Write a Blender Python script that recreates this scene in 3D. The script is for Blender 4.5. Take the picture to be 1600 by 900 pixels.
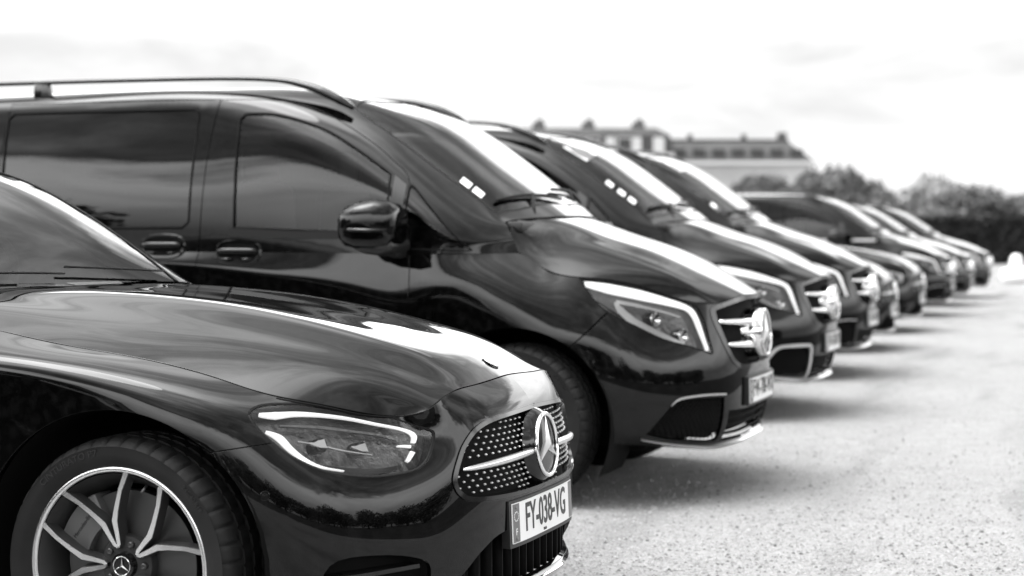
import bpy, bmesh, math, random
import numpy as np
from mathutils import Vector, Matrix
from mathutils.geometry import delaunay_2d_cdt

for _o in list(bpy.data.objects): bpy.data.objects.remove(_o, do_unlink=True)
SC = bpy.context.scene
COL = SC.collection
R = math.radians
random.seed(7); RNG = np.random.default_rng(11)

# ---------------------------------------------------------------- camera
cam_d = bpy.data.cameras.new('camera'); CAM = bpy.data.objects.new('camera', cam_d); COL.objects.link(CAM)
cam_d.sensor_width = 36.0; cam_d.lens = 63.0; cam_d.clip_start = 0.05; cam_d.clip_end = 4000
CAM.location = (1.655, -4.869, 1.207)
CAM.rotation_euler = (R(90 - 1.892), 0, R(19.763))
cam_d.dof.use_dof = True; cam_d.dof.focus_distance = 5.15; cam_d.dof.aperture_fstop = 2.7
SC.camera = CAM
SC.render.resolution_x = 1024; SC.render.resolution_y = 576

# ---------------------------------------------------------------- sky: grey cloud deck with a bright horizon
SUN_EL, SUN_AZ = 66.0, 112.0          # azimuth: degrees from +Y towards -X
W = bpy.data.worlds.new('World'); SC.world = W; W.use_nodes = True
nt = W.node_tree; N = nt.nodes; L = nt.links; N.clear()
def nd(t, **k):
    n = N.new(t)
    for a, b in k.items(): setattr(n, a, b)
    return n
def mth(op, a, b=None, clamp=False):
    n = nd('ShaderNodeMath', operation=op, use_clamp=clamp)
    for i, v in enumerate((a, b)):
        if v is None: continue
        if isinstance(v, (int, float)): n.inputs[i].default_value = v
        else: L.new(v, n.inputs[i])
    return n.outputs[0]
def ramp(v, stops):
    n = nd('ShaderNodeValToRGB'); e = n.color_ramp.elements
    while len(e) < len(stops): e.new(0.5)
    for q, (p, c) in zip(e, stops): q.position = p; q.color = (c, c, c, 1)
    L.new(v, n.inputs[0]); return n.outputs[0]
sky = nd('ShaderNodeTexSky', sky_type='NISHITA', sun_disc=False, sun_elevation=R(SUN_EL), sun_rotation=R(-SUN_AZ), air_density=1.0, dust_density=3.0, ozone_density=1.0)
bw = nd('ShaderNodeRGBToBW'); L.new(sky.outputs[0], bw.inputs[0])
skyv = mth('MULTIPLY', bw.outputs[0], 0.07)
geo = nd('ShaderNodeTexCoord'); sep = nd('ShaderNodeSeparateXYZ'); L.new(geo.outputs['Generated'], sep.inputs[0])
zc = mth('MAXIMUM', sep.outputs[2], 0.0); den = mth('ADD', zc, 0.16)
cmb = nd('ShaderNodeCombineXYZ')
L.new(mth('DIVIDE', sep.outputs[0], den), cmb.inputs[0]); L.new(mth('DIVIDE', sep.outputs[1], den), cmb.inputs[1])
def noise(vec, scale, detail, rough, dist=0.0, off=(0, 0, 0)):
    m = nd('ShaderNodeMapping'); m.inputs['Location'].default_value = off; L.new(vec, m.inputs[0])
    n = nd('ShaderNodeTexNoise'); n.inputs['Scale'].default_value = scale; n.inputs['Detail'].default_value = detail
    n.inputs['Roughness'].default_value = rough; n.inputs['Distortion'].default_value = dist
    L.new(m.outputs[0], n.inputs[0]); return n.outputs[0]
n1 = noise(cmb.outputs[0], 1.5, 10, 0.60, 0.45, (21.7, -8.3, 0)); n2 = noise(cmb.outputs[0], 0.28, 3, 0.5, 0.3, (-5.5, 1.3, 0))
cl = mth('ADD', mth('MULTIPLY', n1, 0.65), mth('MULTIPLY', n2, 0.35))
clouds = ramp(cl, [(0.38, 0.20), (0.455, 0.38), (0.52, 0.68), (0.60, 1.40)])
hx = mth('DIVIDE', sep.outputs[0], mth('ADD', mth('POWER', mth('ADD', mth('MULTIPLY', sep.outputs[0], sep.outputs[0]), mth('MULTIPLY', sep.outputs[1], sep.outputs[1])), 0.5), 0.001))
dip = mth('MINIMUM', mth('POWER', mth('ABSOLUTE', mth('ADD', hx, 0.10)), 2.0), 0.18)
edge = mth('MULTIPLY', mth('SUBTRACT', 0.060, mth('MULTIPLY', dip, 0.60)), mth('MULTIPLY', sep.outputs[1], 2.0, True))   # the cloud bank's edge stands higher ahead
el = mth('SUBTRACT', mth('ADD', zc, mth('MULTIPLY', mth('SUBTRACT', n1, 0.5), 0.30)), edge)
hz = ramp(el, [(0.0, 1.0), (0.33, 1.0), (0.37, 0.0), (1.0, 0.0)])
band = ramp(zc, [(0.0, 0.225), (0.05, 0.212), (0.10, 0.200), (0.21, 0.75), (0.28, 1.0), (1.0, 1.0)])
band = mth('MULTIPLY', mth('MULTIPLY', band, 3.8), mth('ADD', 0.50, mth('MULTIPLY', n1, 1.0)))
mix = nd('ShaderNodeMix', data_type='FLOAT'); L.new(hz, mix.inputs[0]); L.new(clouds, mix.inputs[2]); L.new(band, mix.inputs[3])
sdv = (-math.sin(R(SUN_AZ)) * math.cos(R(SUN_EL)), math.cos(R(SUN_AZ)) * math.cos(R(SUN_EL)), math.sin(R(SUN_EL)))
dt = nd('ShaderNodeVectorMath', operation='DOT_PRODUCT'); L.new(geo.outputs['Generated'], dt.inputs[0]); dt.inputs[1].default_value = sdv
glow = mth('ADD', 1.0, mth('MULTIPLY', mth('POWER', mth('MAXIMUM', dt.outputs['Value'], 0.0), 7.0), 8.0))
tot = mth('ADD', mth('MULTIPLY', mth('MULTIPLY', mix.outputs[0], glow), 0.95), mth('MULTIPLY', skyv, 0.10))
bg = nd('ShaderNodeBackground'); L.new(tot, bg.inputs[0]); bg.inputs[1].default_value = 1.0
wo = nd('ShaderNodeOutputWorld'); L.new(bg.outputs[0], wo.inputs[0])

# ---------------------------------------------------------------- sun (through thin cloud) and exposure
sl = bpy.data.lights.new('sun', 'SUN'); sl.energy = 1.5; sl.angle = R(28); sl.color = (1, 1, 1)
SUN = bpy.data.objects.new('sun', sl); COL.objects.link(SUN)
_sd = Vector((-math.sin(R(SUN_AZ)) * math.cos(R(SUN_EL)), math.cos(R(SUN_AZ)) * math.cos(R(SUN_EL)), math.sin(R(SUN_EL))))
SUN.rotation_euler = _sd.to_track_quat('Z', 'Y').to_euler()
vs = SC.view_settings; vs.view_transform = 'Standard'; vs.look = 'None'; vs.exposure = 0.42; vs.gamma = 1.0; vs.use_curve_mapping = False

# ---------------------------------------------------------------- materials (all grey: the place is seen in black and white)
def mat(name, v=0.1, rough=0.5, metal=0.0, spec=0.5, coat=0.0, emit=0.0, bump=None, var=None):
    m = bpy.data.materials.new(name); m.use_nodes = True
    t = m.node_tree; b = t.nodes['Principled BSDF']
    b.inputs['Base Color'].default_value = (v, v, v, 1); b.inputs['Roughness'].default_value = rough
    b.inputs['Metallic'].default_value = metal; b.inputs['Specular IOR Level'].default_value = spec
    b.inputs['Coat Weight'].default_value = coat; b.inputs['Coat Roughness'].default_value = 0.012; b.inputs['Coat IOR'].default_value = 1.39
    if emit:
        b.inputs['Emission Color'].default_value = (1, 1, 1, 1); b.inputs['Emission Strength'].default_value = emit
    tc = t.nodes.new('ShaderNodeTexCoord')
    if var:
        sc, lo, hi = var
        n = t.nodes.new('ShaderNodeTexNoise'); n.inputs['Scale'].default_value = sc; n.inputs['Detail'].default_value = 6
        t.links.new(tc.outputs['Object'], n.inputs[0])
        r_ = t.nodes.new('ShaderNodeValToRGB'); e = r_.color_ramp.elements
        e[0].position = 0.3; e[0].color = (lo, lo, lo, 1); e[1].position = 0.7; e[1].color = (hi, hi, hi, 1)
        t.links.new(n.outputs[0], r_.inputs[0]); t.links.new(r_.outputs[0], b.inputs['Base Color'])
    if bump:
        sc, st, ds = bump
        n = t.nodes.new('ShaderNodeTexNoise'); n.inputs['Scale'].default_value = sc; n.inputs['Detail'].default_value = 4
        t.links.new(tc.outputs['Object'], n.inputs[0])
        bp = t.nodes.new('ShaderNodeBump'); bp.inputs['Strength'].default_value = st; bp.inputs['Distance'].default_value = ds
        t.links.new(n.outputs[0], bp.inputs['Height']); t.links.new(bp.outputs[0], b.inputs['Normal'])
    return m
def glass(name, tint, rough=0.0, ior=1.5):
    m = bpy.data.materials.new(name); m.use_nodes = True; t = m.node_tree; t.nodes.clear()
    fr = t.nodes.new('ShaderNodeFresnel'); fr.inputs[0].default_value = ior
    tr = t.nodes.new('ShaderNodeBsdfTransparent'); tr.inputs[0].default_value = (tint, tint, tint, 1)
    gl = t.nodes.new('ShaderNodeBsdfGlossy'); gl.inputs['Roughness'].default_value = rough
    mx = t.nodes.new('ShaderNodeMixShader'); o = t.nodes.new('ShaderNodeOutputMaterial')
    t.links.new(fr.outputs[0], mx.inputs[0]); t.links.new(tr.outputs[0], mx.inputs[1]); t.links.new(gl.outputs[0], mx.inputs[2]); t.links.new(mx.outputs[0], o.inputs[0])
    return m
def paint_material():
    m = mat('black_paint', 0.002, 0.5, spec=0.0, coat=1.0); t = m.node_tree; b = t.nodes['Principled BSDF']; tc = t.nodes['Texture Coordinate'] if 'Texture Coordinate' in t.nodes else t.nodes.new('ShaderNodeTexCoord')
    def nz(sc, det): n = t.nodes.new('ShaderNodeTexNoise'); n.inputs['Scale'].default_value = sc; n.inputs['Detail'].default_value = det; t.links.new(tc.outputs['Object'], n.inputs[0]); return n.outputs[0]
    bp = t.nodes.new('ShaderNodeBump'); bp.inputs['Strength'].default_value = 0.22; bp.inputs['Distance'].default_value = 0.0022; t.links.new(nz(4.5, 2), bp.inputs['Height']); t.links.new(bp.outputs[0], b.inputs['Coat Normal'])
    r_ = t.nodes.new('ShaderNodeMapRange'); r_.inputs[1].default_value = .35; r_.inputs[2].default_value = .75; r_.inputs[3].default_value = .006; r_.inputs[4].default_value = .045; t.links.new(nz(9, 8), r_.inputs[0]); t.links.new(r_.outputs[0], b.inputs['Coat Roughness'])
    d_ = t.nodes.new('ShaderNodeMapRange'); d_.inputs[1].default_value = .45; d_.inputs[2].default_value = .8; d_.inputs[3].default_value = .0012; d_.inputs[4].default_value = .005; t.links.new(nz(30, 8), d_.inputs[0])
    c_ = t.nodes.new('ShaderNodeCombineColor')
    for i in range(3): t.links.new(d_.outputs[0], c_.inputs[i])
    t.links.new(c_.outputs[0], b.inputs['Base Color']); return m
M = dict(
    paint=paint_material(),
    gloss=mat('gloss_black', 0.006, 0.08, spec=0.5),
    plastic=mat('black_plastic', 0.012, 0.45, bump=(400, 0.2, 0.001)),
    trim=mat('rubber_trim', 0.008, 0.6, spec=0.2),
    void=mat('dark_recess', 0.004, 0.8, spec=0.1),
    rubber=mat('tyre_rubber', 0.008, 0.7, spec=0.25, bump=(60, 0.15, 0.002), var=(9, 0.005, 0.012)),
    chrome=mat('chrome', 0.86, 0.06, metal=1.0),
    satin=mat('satin_silver', 0.72, 0.28, metal=1.0),
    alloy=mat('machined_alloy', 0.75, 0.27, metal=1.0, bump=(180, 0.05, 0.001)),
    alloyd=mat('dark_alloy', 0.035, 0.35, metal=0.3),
    steel=mat('brake_steel', 0.12, 0.45, metal=1.0),
    caliper=mat('caliper_grey', 0.10, 0.5, metal=0.3),
    white=mat('plate_white', 0.78, 0.35),
    ink=mat('plate_ink', 0.012, 0.4),
    band=mat('plate_band', 0.13, 0.35),
    paper=mat('white_paper', 0.85, 0.6),
    led=mat('light_guide', 0.9, 0.2, emit=0.55),
    lamp=mat('lamp_reflector', 0.75, 0.12, metal=1.0),
    lampd=mat('lamp_housing', 0.16, 0.30, metal=0.8, bump=(45, 0.9, 0.006)),
    cabin=mat('cabin_trim', 0.02, 0.7, bump=(200, 0.3, 0.001)),
    seat=mat('seat_leather', 0.028, 0.5),
    stud=mat('stud_silver', 0.62, 0.3, metal=0.6),
    lens=glass('lamp_lens', 0.93), wind=glass('windscreen_glass', 0.66), priv=glass('privacy_glass', 0.035), clear=glass('side_glass', 0.30),
)
# ---------------------------------------------------------------- object helpers
def link(name, me, parent=None, m=None, loc=None, rot=None):
    o = bpy.data.objects.new(name, me); COL.objects.link(o)
    if me is not None and m is not None:
        me.materials.clear(); me.materials.append(m)
    if parent is not None: o.parent = parent
    if loc is not None: o.location = loc
    if rot is not None: o.rotation_euler = rot
    return o
def tag(o, label=None, cat=None, group=None, kind=None):
    if label: o['label'] = label
    if cat: o['category'] = cat
    if group: o['group'] = group
    if kind: o['kind'] = kind
    return o
def copy_tree(o, parent=None):
    c = o.copy(); COL.objects.link(c); c.parent = parent
    for ch in o.children: copy_tree(ch, c)
    return c
def mesh(name, V, F, smooth=True, normals=None):
    me = bpy.data.meshes.new(name); me.from_pydata([tuple(map(float, v)) for v in V], [], [tuple(map(int, f)) for f in F]); me.update()
    if smooth: me.polygons.foreach_set('use_smooth', [True] * len(me.polygons))
    if normals is not None: me.normals_split_custom_set_from_vertices([tuple(map(float, n)) for n in normals])
    return me
def join(parts):
    V = []; F = []
    for v, f in parts:
        k = len(V); V += [tuple(p) for p in v]; F += [tuple(i + k for i in q) for q in f]
    return V, F
def sharp(me, ang=35):
    me.set_sharp_from_angle(angle=R(ang)); return me
def box(c, s, rz=0.0, taper=1.0):
    V = []
    for z in (-1, 1):
        k = taper if z > 0 else 1.0
        for x, y in ((-1, -1), (1, -1), (1, 1), (-1, 1)):
            px, py = x * s[0] / 2 * k, y * s[1] / 2 * k
            V.append((c[0] + px * math.cos(rz) - py * math.sin(rz), c[1] + px * math.sin(rz) + py * math.cos(rz), c[2] + z * s[2] / 2))
    return V, [(3, 2, 1, 0), (4, 5, 6, 7), (0, 1, 5, 4), (1, 2, 6, 5), (2, 3, 7, 6), (3, 0, 4, 7)]
def bevelled(name, vf, w=0.01, seg=2):
    bm = bmesh.new(); vs_ = [bm.verts.new(p) for p in vf[0]]
    for f in vf[1]: bm.faces.new([vs_[i] for i in f])
    bmesh.ops.bevel(bm, geom=bm.edges[:], offset=w, segments=seg, profile=0.5, affect='EDGES')
    me = bpy.data.meshes.new(name); bm.to_mesh(me); bm.free()
    me.polygons.foreach_set('use_smooth', [True] * len(me.polygons)); sharp(me, 40); return me
def tube(path, rad, n=8, closed=False, caps=True, flat=(1.0, 1.0), up=(0, 0, 1)):
    P = np.array(path, float); m = len(P); V = []; F = []
    rad = np.broadcast_to(np.array(rad, float), (m,))
    for i in range(m):
        a = P[(i - 1) % m] if closed else P[max(i - 1, 0)]; b = P[(i + 1) % m] if closed else P[min(i + 1, m - 1)]
        t = b - a; t /= np.linalg.norm(t) + 1e-9
        s = np.cross(t, up); s /= np.linalg.norm(s) + 1e-9; q = np.cross(s, t)
        for k in range(n):
            an = 2 * math.pi * k / n
            V.append(P[i] + rad[i] * (flat[0] * math.cos(an) * s + flat[1] * math.sin(an) * q))
    for i in range(m if closed else m - 1):
        for k in range(n):
            j = (i + 1) % m
            F.append((i * n + k, i * n + (k + 1) % n, j * n + (k + 1) % n, j * n + k))
    if caps and not closed: F += [tuple(range(n))[::-1], tuple((m - 1) * n + k for k in range(n))]
    return V, F
def lathe(prof, n=64, rmod=None):
    """revolve (r, y) profile about the Y axis; the -Y side is the outside face"""
    V = []; F = []; m = len(prof)
    for k in range(n):
        a = 2 * math.pi * k / n
        for i, (r, y) in enumerate(prof):
            rr = r if rmod is None else rmod(i, k, r)
            V.append((rr * math.cos(a), y, rr * math.sin(a)))
    for k in range(n):
        for i in range(m - 1):
            F.append((k * m + i, k * m + i + 1, ((k + 1) % n) * m + i + 1, ((k + 1) % n) * m + i))
    return V, F
def prism(poly, y0, y1):
    """extrude an (x, z) polygon between y0 (outside) and y1"""
    n = len(poly); V = [(x, y0, z) for x, z in poly] + [(x, y1, z) for x, z in poly]
    F = [tuple(range(n)), tuple(range(2 * n - 1, n - 1, -1))] + [(i, i + n, (i + 1) % n + n, (i + 1) % n) for i in range(n)]
    return V, F

# ---------------------------------------------------------------- spline surfaces with trimmed panels
def cspline_matrix(t):
    n = len(t); h = np.diff(t); A = np.zeros((n, n)); B = np.zeros((n, n)); A[0, 0] = A[-1, -1] = 1
    for i in range(1, n - 1):
        A[i, i - 1] = h[i - 1]; A[i, i] = 2 * (h[i - 1] + h[i]); A[i, i + 1] = h[i]
        B[i, i - 1] = 6 / h[i - 1]; B[i, i] = -6 / h[i - 1] - 6 / h[i]; B[i, i + 1] = 6 / h[i]
    return np.linalg.solve(A, B)
def cbasis(t, D, x):
    x = np.asarray(x, float); i = np.clip(np.searchsorted(t, x, side='right') - 1, 0, len(t) - 2)
    h = t[i + 1] - t[i]; a = (t[i + 1] - x) / h; b = (x - t[i]) / h
    n = len(t); I = np.eye(n)
    w = a[:, None] * I[i] + b[:, None] * I[i + 1] + ((a**3 - a) * h * h / 6)[:, None] * D[i] + ((b**3 - b) * h * h / 6)[:, None] * D[i + 1]
    d = (I[i + 1] - I[i]) / h[:, None] - ((3 * a * a - 1) * h / 6)[:, None] * D[i] + ((3 * b * b - 1) * h / 6)[:, None] * D[i + 1]
    return w, d
class Surf:
    """grid G[row, col] = (x, w, z), w = distance outward from the centre plane; near side is y = -w"""
    def __init__(s, G, mu0=False, mu1=False, mv1=False):
        G = np.array(G, float); f = np.array([1, -1, 1.0])
        s.a = s.b = s.c = 0
        if mu0: G = np.concatenate([G[:, 2:0:-1] * f, G], 1); s.a = 2
        if mu1: G = np.concatenate([G, G[:, -2:-4:-1] * f], 1); s.b = 2
        if mv1: G = np.concatenate([G, G[-2:-4:-1] * f], 0); s.c = 2
        s.G = G
        du = np.linalg.norm(np.diff(G, axis=1), axis=2).mean(0); dv = np.linalg.norm(np.diff(G, axis=0), axis=2).mean(1)
        s.tu = np.concatenate([[0], np.cumsum(np.maximum(du, 1e-4))]); s.tv = np.concatenate([[0], np.cumsum(np.maximum(dv, 1e-4))])
        s.tu -= s.tu[s.a]
        s.Du = cspline_matrix(s.tu); s.Dv = cspline_matrix(s.tv)
        s.u0, s.u1 = s.tu[s.a], s.tu[-1 - s.b]; s.v0, s.v1 = s.tv[0], s.tv[-1 - s.c]
        s.sign = 1.0; s._smp = None
        p, n = s.ev([(s.u0 + s.u1) / 2], [(s.v0 + s.v1) * .5]); c = np.array([p[0][0], 0.0, 0.45])
        if np.dot(n[0], p[0] - c) < 0: s.sign = -1.0
    def ev(s, u, v):
        wu, du = cbasis(s.tu, s.Du, u); wv, dv = cbasis(s.tv, s.Dv, v)
        P = np.einsum('ni,ijk,nj->nk', wv, s.G, wu); U = np.einsum('ni,ijk,nj->nk', wv, s.G, du); V = np.einsum('ni,ijk,nj->nk', dv, s.G, wu)
        n = np.cross(U, V); n /= np.linalg.norm(n, axis=1)[:, None] + 1e-12
        f = np.array([1, -1, 1.0])
        return P * f, n * s.sign * f * -1.0          # mirrored to the near side (y = -w)
    def smp(s):
        if s._smp is None:
            uu, vv = np.meshgrid(np.linspace(s.u0, s.u1, 260), np.linspace(s.v0, s.v1, 90)); uu = uu.ravel(); vv = vv.ravel()
            s._smp = (uu, vv, s.ev(uu, vv)[0])
        return s._smp
    def inv(s, pts, mode='3d', near=None):
        """closest (u, v): mode picks the coordinates compared (xz side view, yz front view, xy top view, 3d)"""
        ax = {'3d': [0, 1, 2], 'xz': [0, 2], 'yz': [1, 2], 'xy': [0, 1]}[mode]
        uu, vv, P = s.smp(); pts = np.array([q if (mode == '3d' or len(q) == 2) else np.array(q)[ax] for q in pts], float)
        pen = 0.0 if near is None else near(P); Q = P[:, ax]; k = []
        for c in range(0, len(pts), 200): k.append((((Q[None] - pts[c:c + 200, None]) ** 2).sum(2) + pen).argmin(1))
        k = np.concatenate(k); u = uu[k].copy(); v = vv[k].copy(); e = 1e-4
        for _ in range(8):
            p0 = s.ev(u, v)[0][:, ax]; pu = (s.ev(u + e, v)[0][:, ax] - p0) / e; pv = (s.ev(u, v + e)[0][:, ax] - p0) / e; d = pts - p0
            a = (pu * pu).sum(1) + 1e-9; b = (pu * pv).sum(1); c = (pv * pv).sum(1) + 1e-9; f = (pu * d).sum(1); g = (pv * d).sum(1); det = a * c - b * b + 1e-12
            u = np.clip(u + np.clip((c * f - b * g) / det, -.05, .05), s.u0, s.u1); v = np.clip(v + np.clip((a * g - b * f) / det, -.05, .05), s.v0, s.v1)
        return np.stack([u, v], 1)
def inpoly(P, poly):
    x, y = P[:, 0], P[:, 1]; r = np.zeros(len(P), bool); n = len(poly); j = n - 1
    for i in range(n):
        a, b = poly[i], poly[j]
        with np.errstate(divide='ignore', invalid='ignore'):
            r ^= ((a[1] > y) != (b[1] > y)) & (x < (b[0] - a[0]) * (y - a[1]) / (b[1] - a[1]) + a[0])
        j = i
    return r
def smooth_poly(P, n=6, closed=True, corner=None):
    """Catmull-Rom through the points; indices in corner stay sharp"""
    P = np.array(P, float); m = len(P); out = []; corner = set(corner or [])
    rng = range(m) if closed else range(m - 1)
    for i in rng:
        p1, p2 = P[i], P[(i + 1) % m]
        p0 = P[i - 1] if (closed or i > 0) else p1; p3 = P[(i + 2) % m] if (closed or i + 2 < m) else p2
        if i in corner: p0 = p1
        if (i + 1) % m in corner: p3 = p2
        for k in range(n):
            t = k / n
            out.append(0.5 * ((2 * p1) + (p2 - p0) * t + (2 * p0 - 5 * p1 + 4 * p2 - p3) * t * t + (3 * p1 - p0 - 3 * p2 + p3) * t**3))
    if not closed: out.append(P[-1])
    return np.array(out)
def offset(poly, d):
    """move a closed 2-D polygon outward by d"""
    P = np.array(poly); a = np.roll(P, 1, 0); b = np.roll(P, -1, 0); t = b - a; t /= np.linalg.norm(t, axis=1)[:, None] + 1e-12
    n = np.stack([t[:, 1], -t[:, 0]], 1)
    area = (P[:, 0] * np.roll(P[:, 1], -1) - np.roll(P[:, 0], -1) * P[:, 1]).sum()
    return P + n * d * (1 if area > 0 else -1)
def ribbon(line, hw=0.0022):
    P = np.array(line); t = np.gradient(P, axis=0); t /= np.linalg.norm(t, axis=1)[:, None] + 1e-12
    n = np.stack([-t[:, 1], t[:, 0]], 1)
    return np.concatenate([P + n * hw, (P - n * hw)[::-1]])
def densify(P, d=0.02, closed=True):
    P = np.array(P); out = []; m = len(P)
    for i in range(m if closed else m - 1):
        a, b = P[i], P[(i + 1) % m]; k = max(1, int(np.linalg.norm(b - a) / d))
        out += [a + (b - a) * t / k for t in range(k)]
    if not closed: out.append(P[-1])
    return np.array(out)
def trim(s, cuts=(), regions=(), step=0.025, lim=None):
    """cuts: uv polygons removed.  regions: (name, uv polygon, gap) kept apart as own pieces.
    Returns {name: (uv, tris)}; pieces left over are 'rest0', 'rest1'... by size"""
    u0, u1, v0, v1 = lim or (s.u0, s.u1, s.v0, s.v1)
    nu = max(4, int((u1 - u0) / step)); nv = max(4, int((v1 - v0) / step))
    gu, gv = np.meshgrid(np.linspace(u0, u1, nu + 1), np.linspace(v0, v1, nv + 1))
    polys = [np.clip(np.array(c), (u0, v0), (u1, v1)) for c in cuts]
    for n_, p, g in regions:
        polys += [np.clip(np.array(p), (u0, v0), (u1, v1))]
        if g > 0: polys += [np.clip(offset(p, g), (u0, v0), (u1, v1))]
    pts = np.stack([gu.ravel(), gv.ravel()], 1)
    con = [densify(p, step * .8) for p in polys]
    if con:
        allc = np.concatenate(con); keep = np.ones(len(pts), bool)
        inner = (pts[:, 0] > u0 + 1e-6) & (pts[:, 0] < u1 - 1e-6) & (pts[:, 1] > v0 + 1e-6) & (pts[:, 1] < v1 - 1e-6)
        for k in range(0, len(pts), 4000):
            d = ((pts[k:k + 4000, None] - allc[None]) ** 2).sum(2).min(1); keep[k:k + 4000] = d > (step * .38) ** 2
        pts = pts[keep | ~inner]
    verts = [Vector((float(a), float(b))) for a, b in pts]; edges = []
    for c in con:
        k = len(verts); verts += [Vector((float(a), float(b))) for a, b in c]; edges += [(k + i, k + (i + 1) % len(c)) for i in range(len(c))]
    vo, eo, fo, *_ = delaunay_2d_cdt(verts, edges, [], 0, 1e-6)
    uv = np.array([tuple(v) for v in vo]); T = np.array(fo); cen = uv[T].mean(1)
    area = np.abs(np.cross(uv[T[:, 1]] - uv[T[:, 0]], uv[T[:, 2]] - uv[T[:, 0]])); ok = area > 1e-10
    res = {}; left = ok.copy()
    for c in cuts: left &= ~inpoly(cen, np.clip(np.array(c), (u0, v0), (u1, v1)))
    for n_, p, g in regions:
        ins = inpoly(cen, np.clip(np.array(p), (u0, v0), (u1, v1))) & ok
        res[n_] = (uv, T[ins & left]); left &= ~ins
        if g > 0: left &= ~inpoly(cen, np.clip(offset(p, g), (u0, v0), (u1, v1)))
    Tl = T[left]; par = np.arange(len(uv))
    def find(a):
        while par[a] != a: par[a] = par[par[a]]; a = par[a]
        return a
    for t in Tl:
        a = find(t[0])
        for q in t[1:]:
            b = find(q)
            if a != b: par[b] = a
    root = np.array([find(a) for a in Tl[:, 0]]); k = 0
    for rt, cnt in sorted(zip(*np.unique(root, return_counts=True)), key=lambda q: -q[1]):
        res['rest%d' % k] = (uv, Tl[root == rt]); k += 1
    return res
def piece_mesh(name, s, uvt, lip=0.010, off=0.0, side=0, bevel=0.0):
    """a trimmed piece as a mesh with the surface's own normals and edges turned inward; side: 0 near, 1 far (mirrored), 2 both welded"""
    uv, T = uvt
    used, invx = np.unique(T, return_inverse=True); T = invx.reshape(T.shape); uv = uv[used]
    P, n = s.ev(uv[:, 0], uv[:, 1]); P = P + n * off
    tn = np.cross(P[T[:, 1]] - P[T[:, 0]], P[T[:, 2]] - P[T[:, 0]])
    flip = (tn * n[T[:, 0]]).sum(1) < 0; T = T.copy(); T[flip] = T[flip][:, ::-1]
    V = [P]; Nn = [n]; F = [tuple(t) for t in T]
    if lip > 0:
        cnt = {}
        for t in T:
            for a, b in ((t[0], t[1]), (t[1], t[2]), (t[2], t[0])): cnt[(a, b)] = 1
        bd = [e for e in cnt if (e[1], e[0]) not in cnt]
        if side == 2: bd = [e for e in bd if abs(P[e[0]][1]) + abs(P[e[1]][1]) > 1e-4]
        if bd:
            bv = sorted({i for e in bd for i in e}); ix = {i: k for k, i in enumerate(bv)}; base = len(P); m = len(bv)
            en = np.zeros((m, 3))
            for a, b in bd:
                q = np.cross(P[b] - P[a], n[a]); q /= np.linalg.norm(q) + 1e-12
                en[ix[a]] += q; en[ix[b]] += q
            en /= np.linalg.norm(en, axis=1)[:, None] + 1e-12
            r_ = 0.0015
            top = P[bv]; mid = top - n[bv] * r_ + en * r_ * .6; low = top - n[bv] * lip + en * r_ * .6
            V += [mid, low]; Nn += [en, en]
            for a, b in bd:
                F.append((b, a, base + ix[a], base + ix[b])); F.append((base + ix[b], base + ix[a], base + m + ix[a], base + m + ix[b]))
    V = np.concatenate(V); Nn = np.concatenate(Nn)
    if side == 1:
        V = V * (1, -1, 1); Nn = Nn * (1, -1, 1); F = [f[::-1] for f in F]
    if side == 2:
        k = len(V); V2 = V * (1, -1, 1); N2 = Nn * (1, -1, 1)
        F = F + [tuple(i + k for i in f[::-1]) for f in F]; V = np.concatenate([V, V2]); Nn = np.concatenate([Nn, N2])
    return mesh(name, V, F, True, Nn)
def surf_strip(s, uvline, width, off, thick=0.0, side=0):
    """a ribbon that follows a uv polyline on the surface, raised by off"""
    uvline = np.array(uvline); w = np.broadcast_to(np.array(width, float), (len(uvline),))
    t = np.gradient(uvline, axis=0); t /= np.linalg.norm(t, axis=1)[:, None] + 1e-12; q = np.stack([-t[:, 1], t[:, 0]], 1)
    a = uvline + q * w[:, None] / 2; b = uvline - q * w[:, None] / 2
    cl_ = lambda e: (np.clip(e[:, 0], s.u0, s.u1), np.clip(e[:, 1], s.v0, s.v1))
    Pa, na = s.ev(*cl_(a)); Pb, nb = s.ev(*cl_(b)); m = len(a)
    V = np.concatenate([Pa + na * off, Pb + nb * off, Pa + na * (off - thick), Pb + nb * (off - thick)]); F = []
    for i in range(m - 1):
        F += [(i, m + i, m + i + 1, i + 1), (m + i, 3 * m + i, 3 * m + i + 1, m + i + 1), (2 * m + i, i, i + 1, 2 * m + i + 1), (3 * m + i, 2 * m + i, 2 * m + i + 1, 3 * m + i + 1)]
    F += [(0, 2 * m, 3 * m, m), (m - 1, 2 * m - 1, 4 * m - 1, 3 * m - 1)]
    if side: V = V * (1, -1, 1); F = [f[::-1] for f in F]
    return [tuple(v) for v in V], F

def snap_hood(hc, side):
    """lay the bonnet's outer edge and front edge exactly on the top line of the body side"""
    u = np.linspace(side.u0, side.u0 + (side.u1 - side.u0) * .55, 900); T, _ = side.ev(u, np.full(900, side.v1)); T = T * (1, -1, 1)
    hc = [list(map(tuple, c)) for c in hc]
    for j, c in enumerate(hc[:-1]):
        k = ((T - np.array(c[0])) ** 2).sum(1).argmin(); c[0] = tuple(T[k])
    c = hc[-1]; k0 = ((T - np.array(c[0])) ** 2).sum(1).argmin(); F_ = T[:k0 + 1]
    for i, p in enumerate(c):
        k = np.abs(F_[:, 1] - p[1]).argmin(); c[i] = tuple(F_[k]) if i else tuple(T[k0])
    return hc
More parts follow.
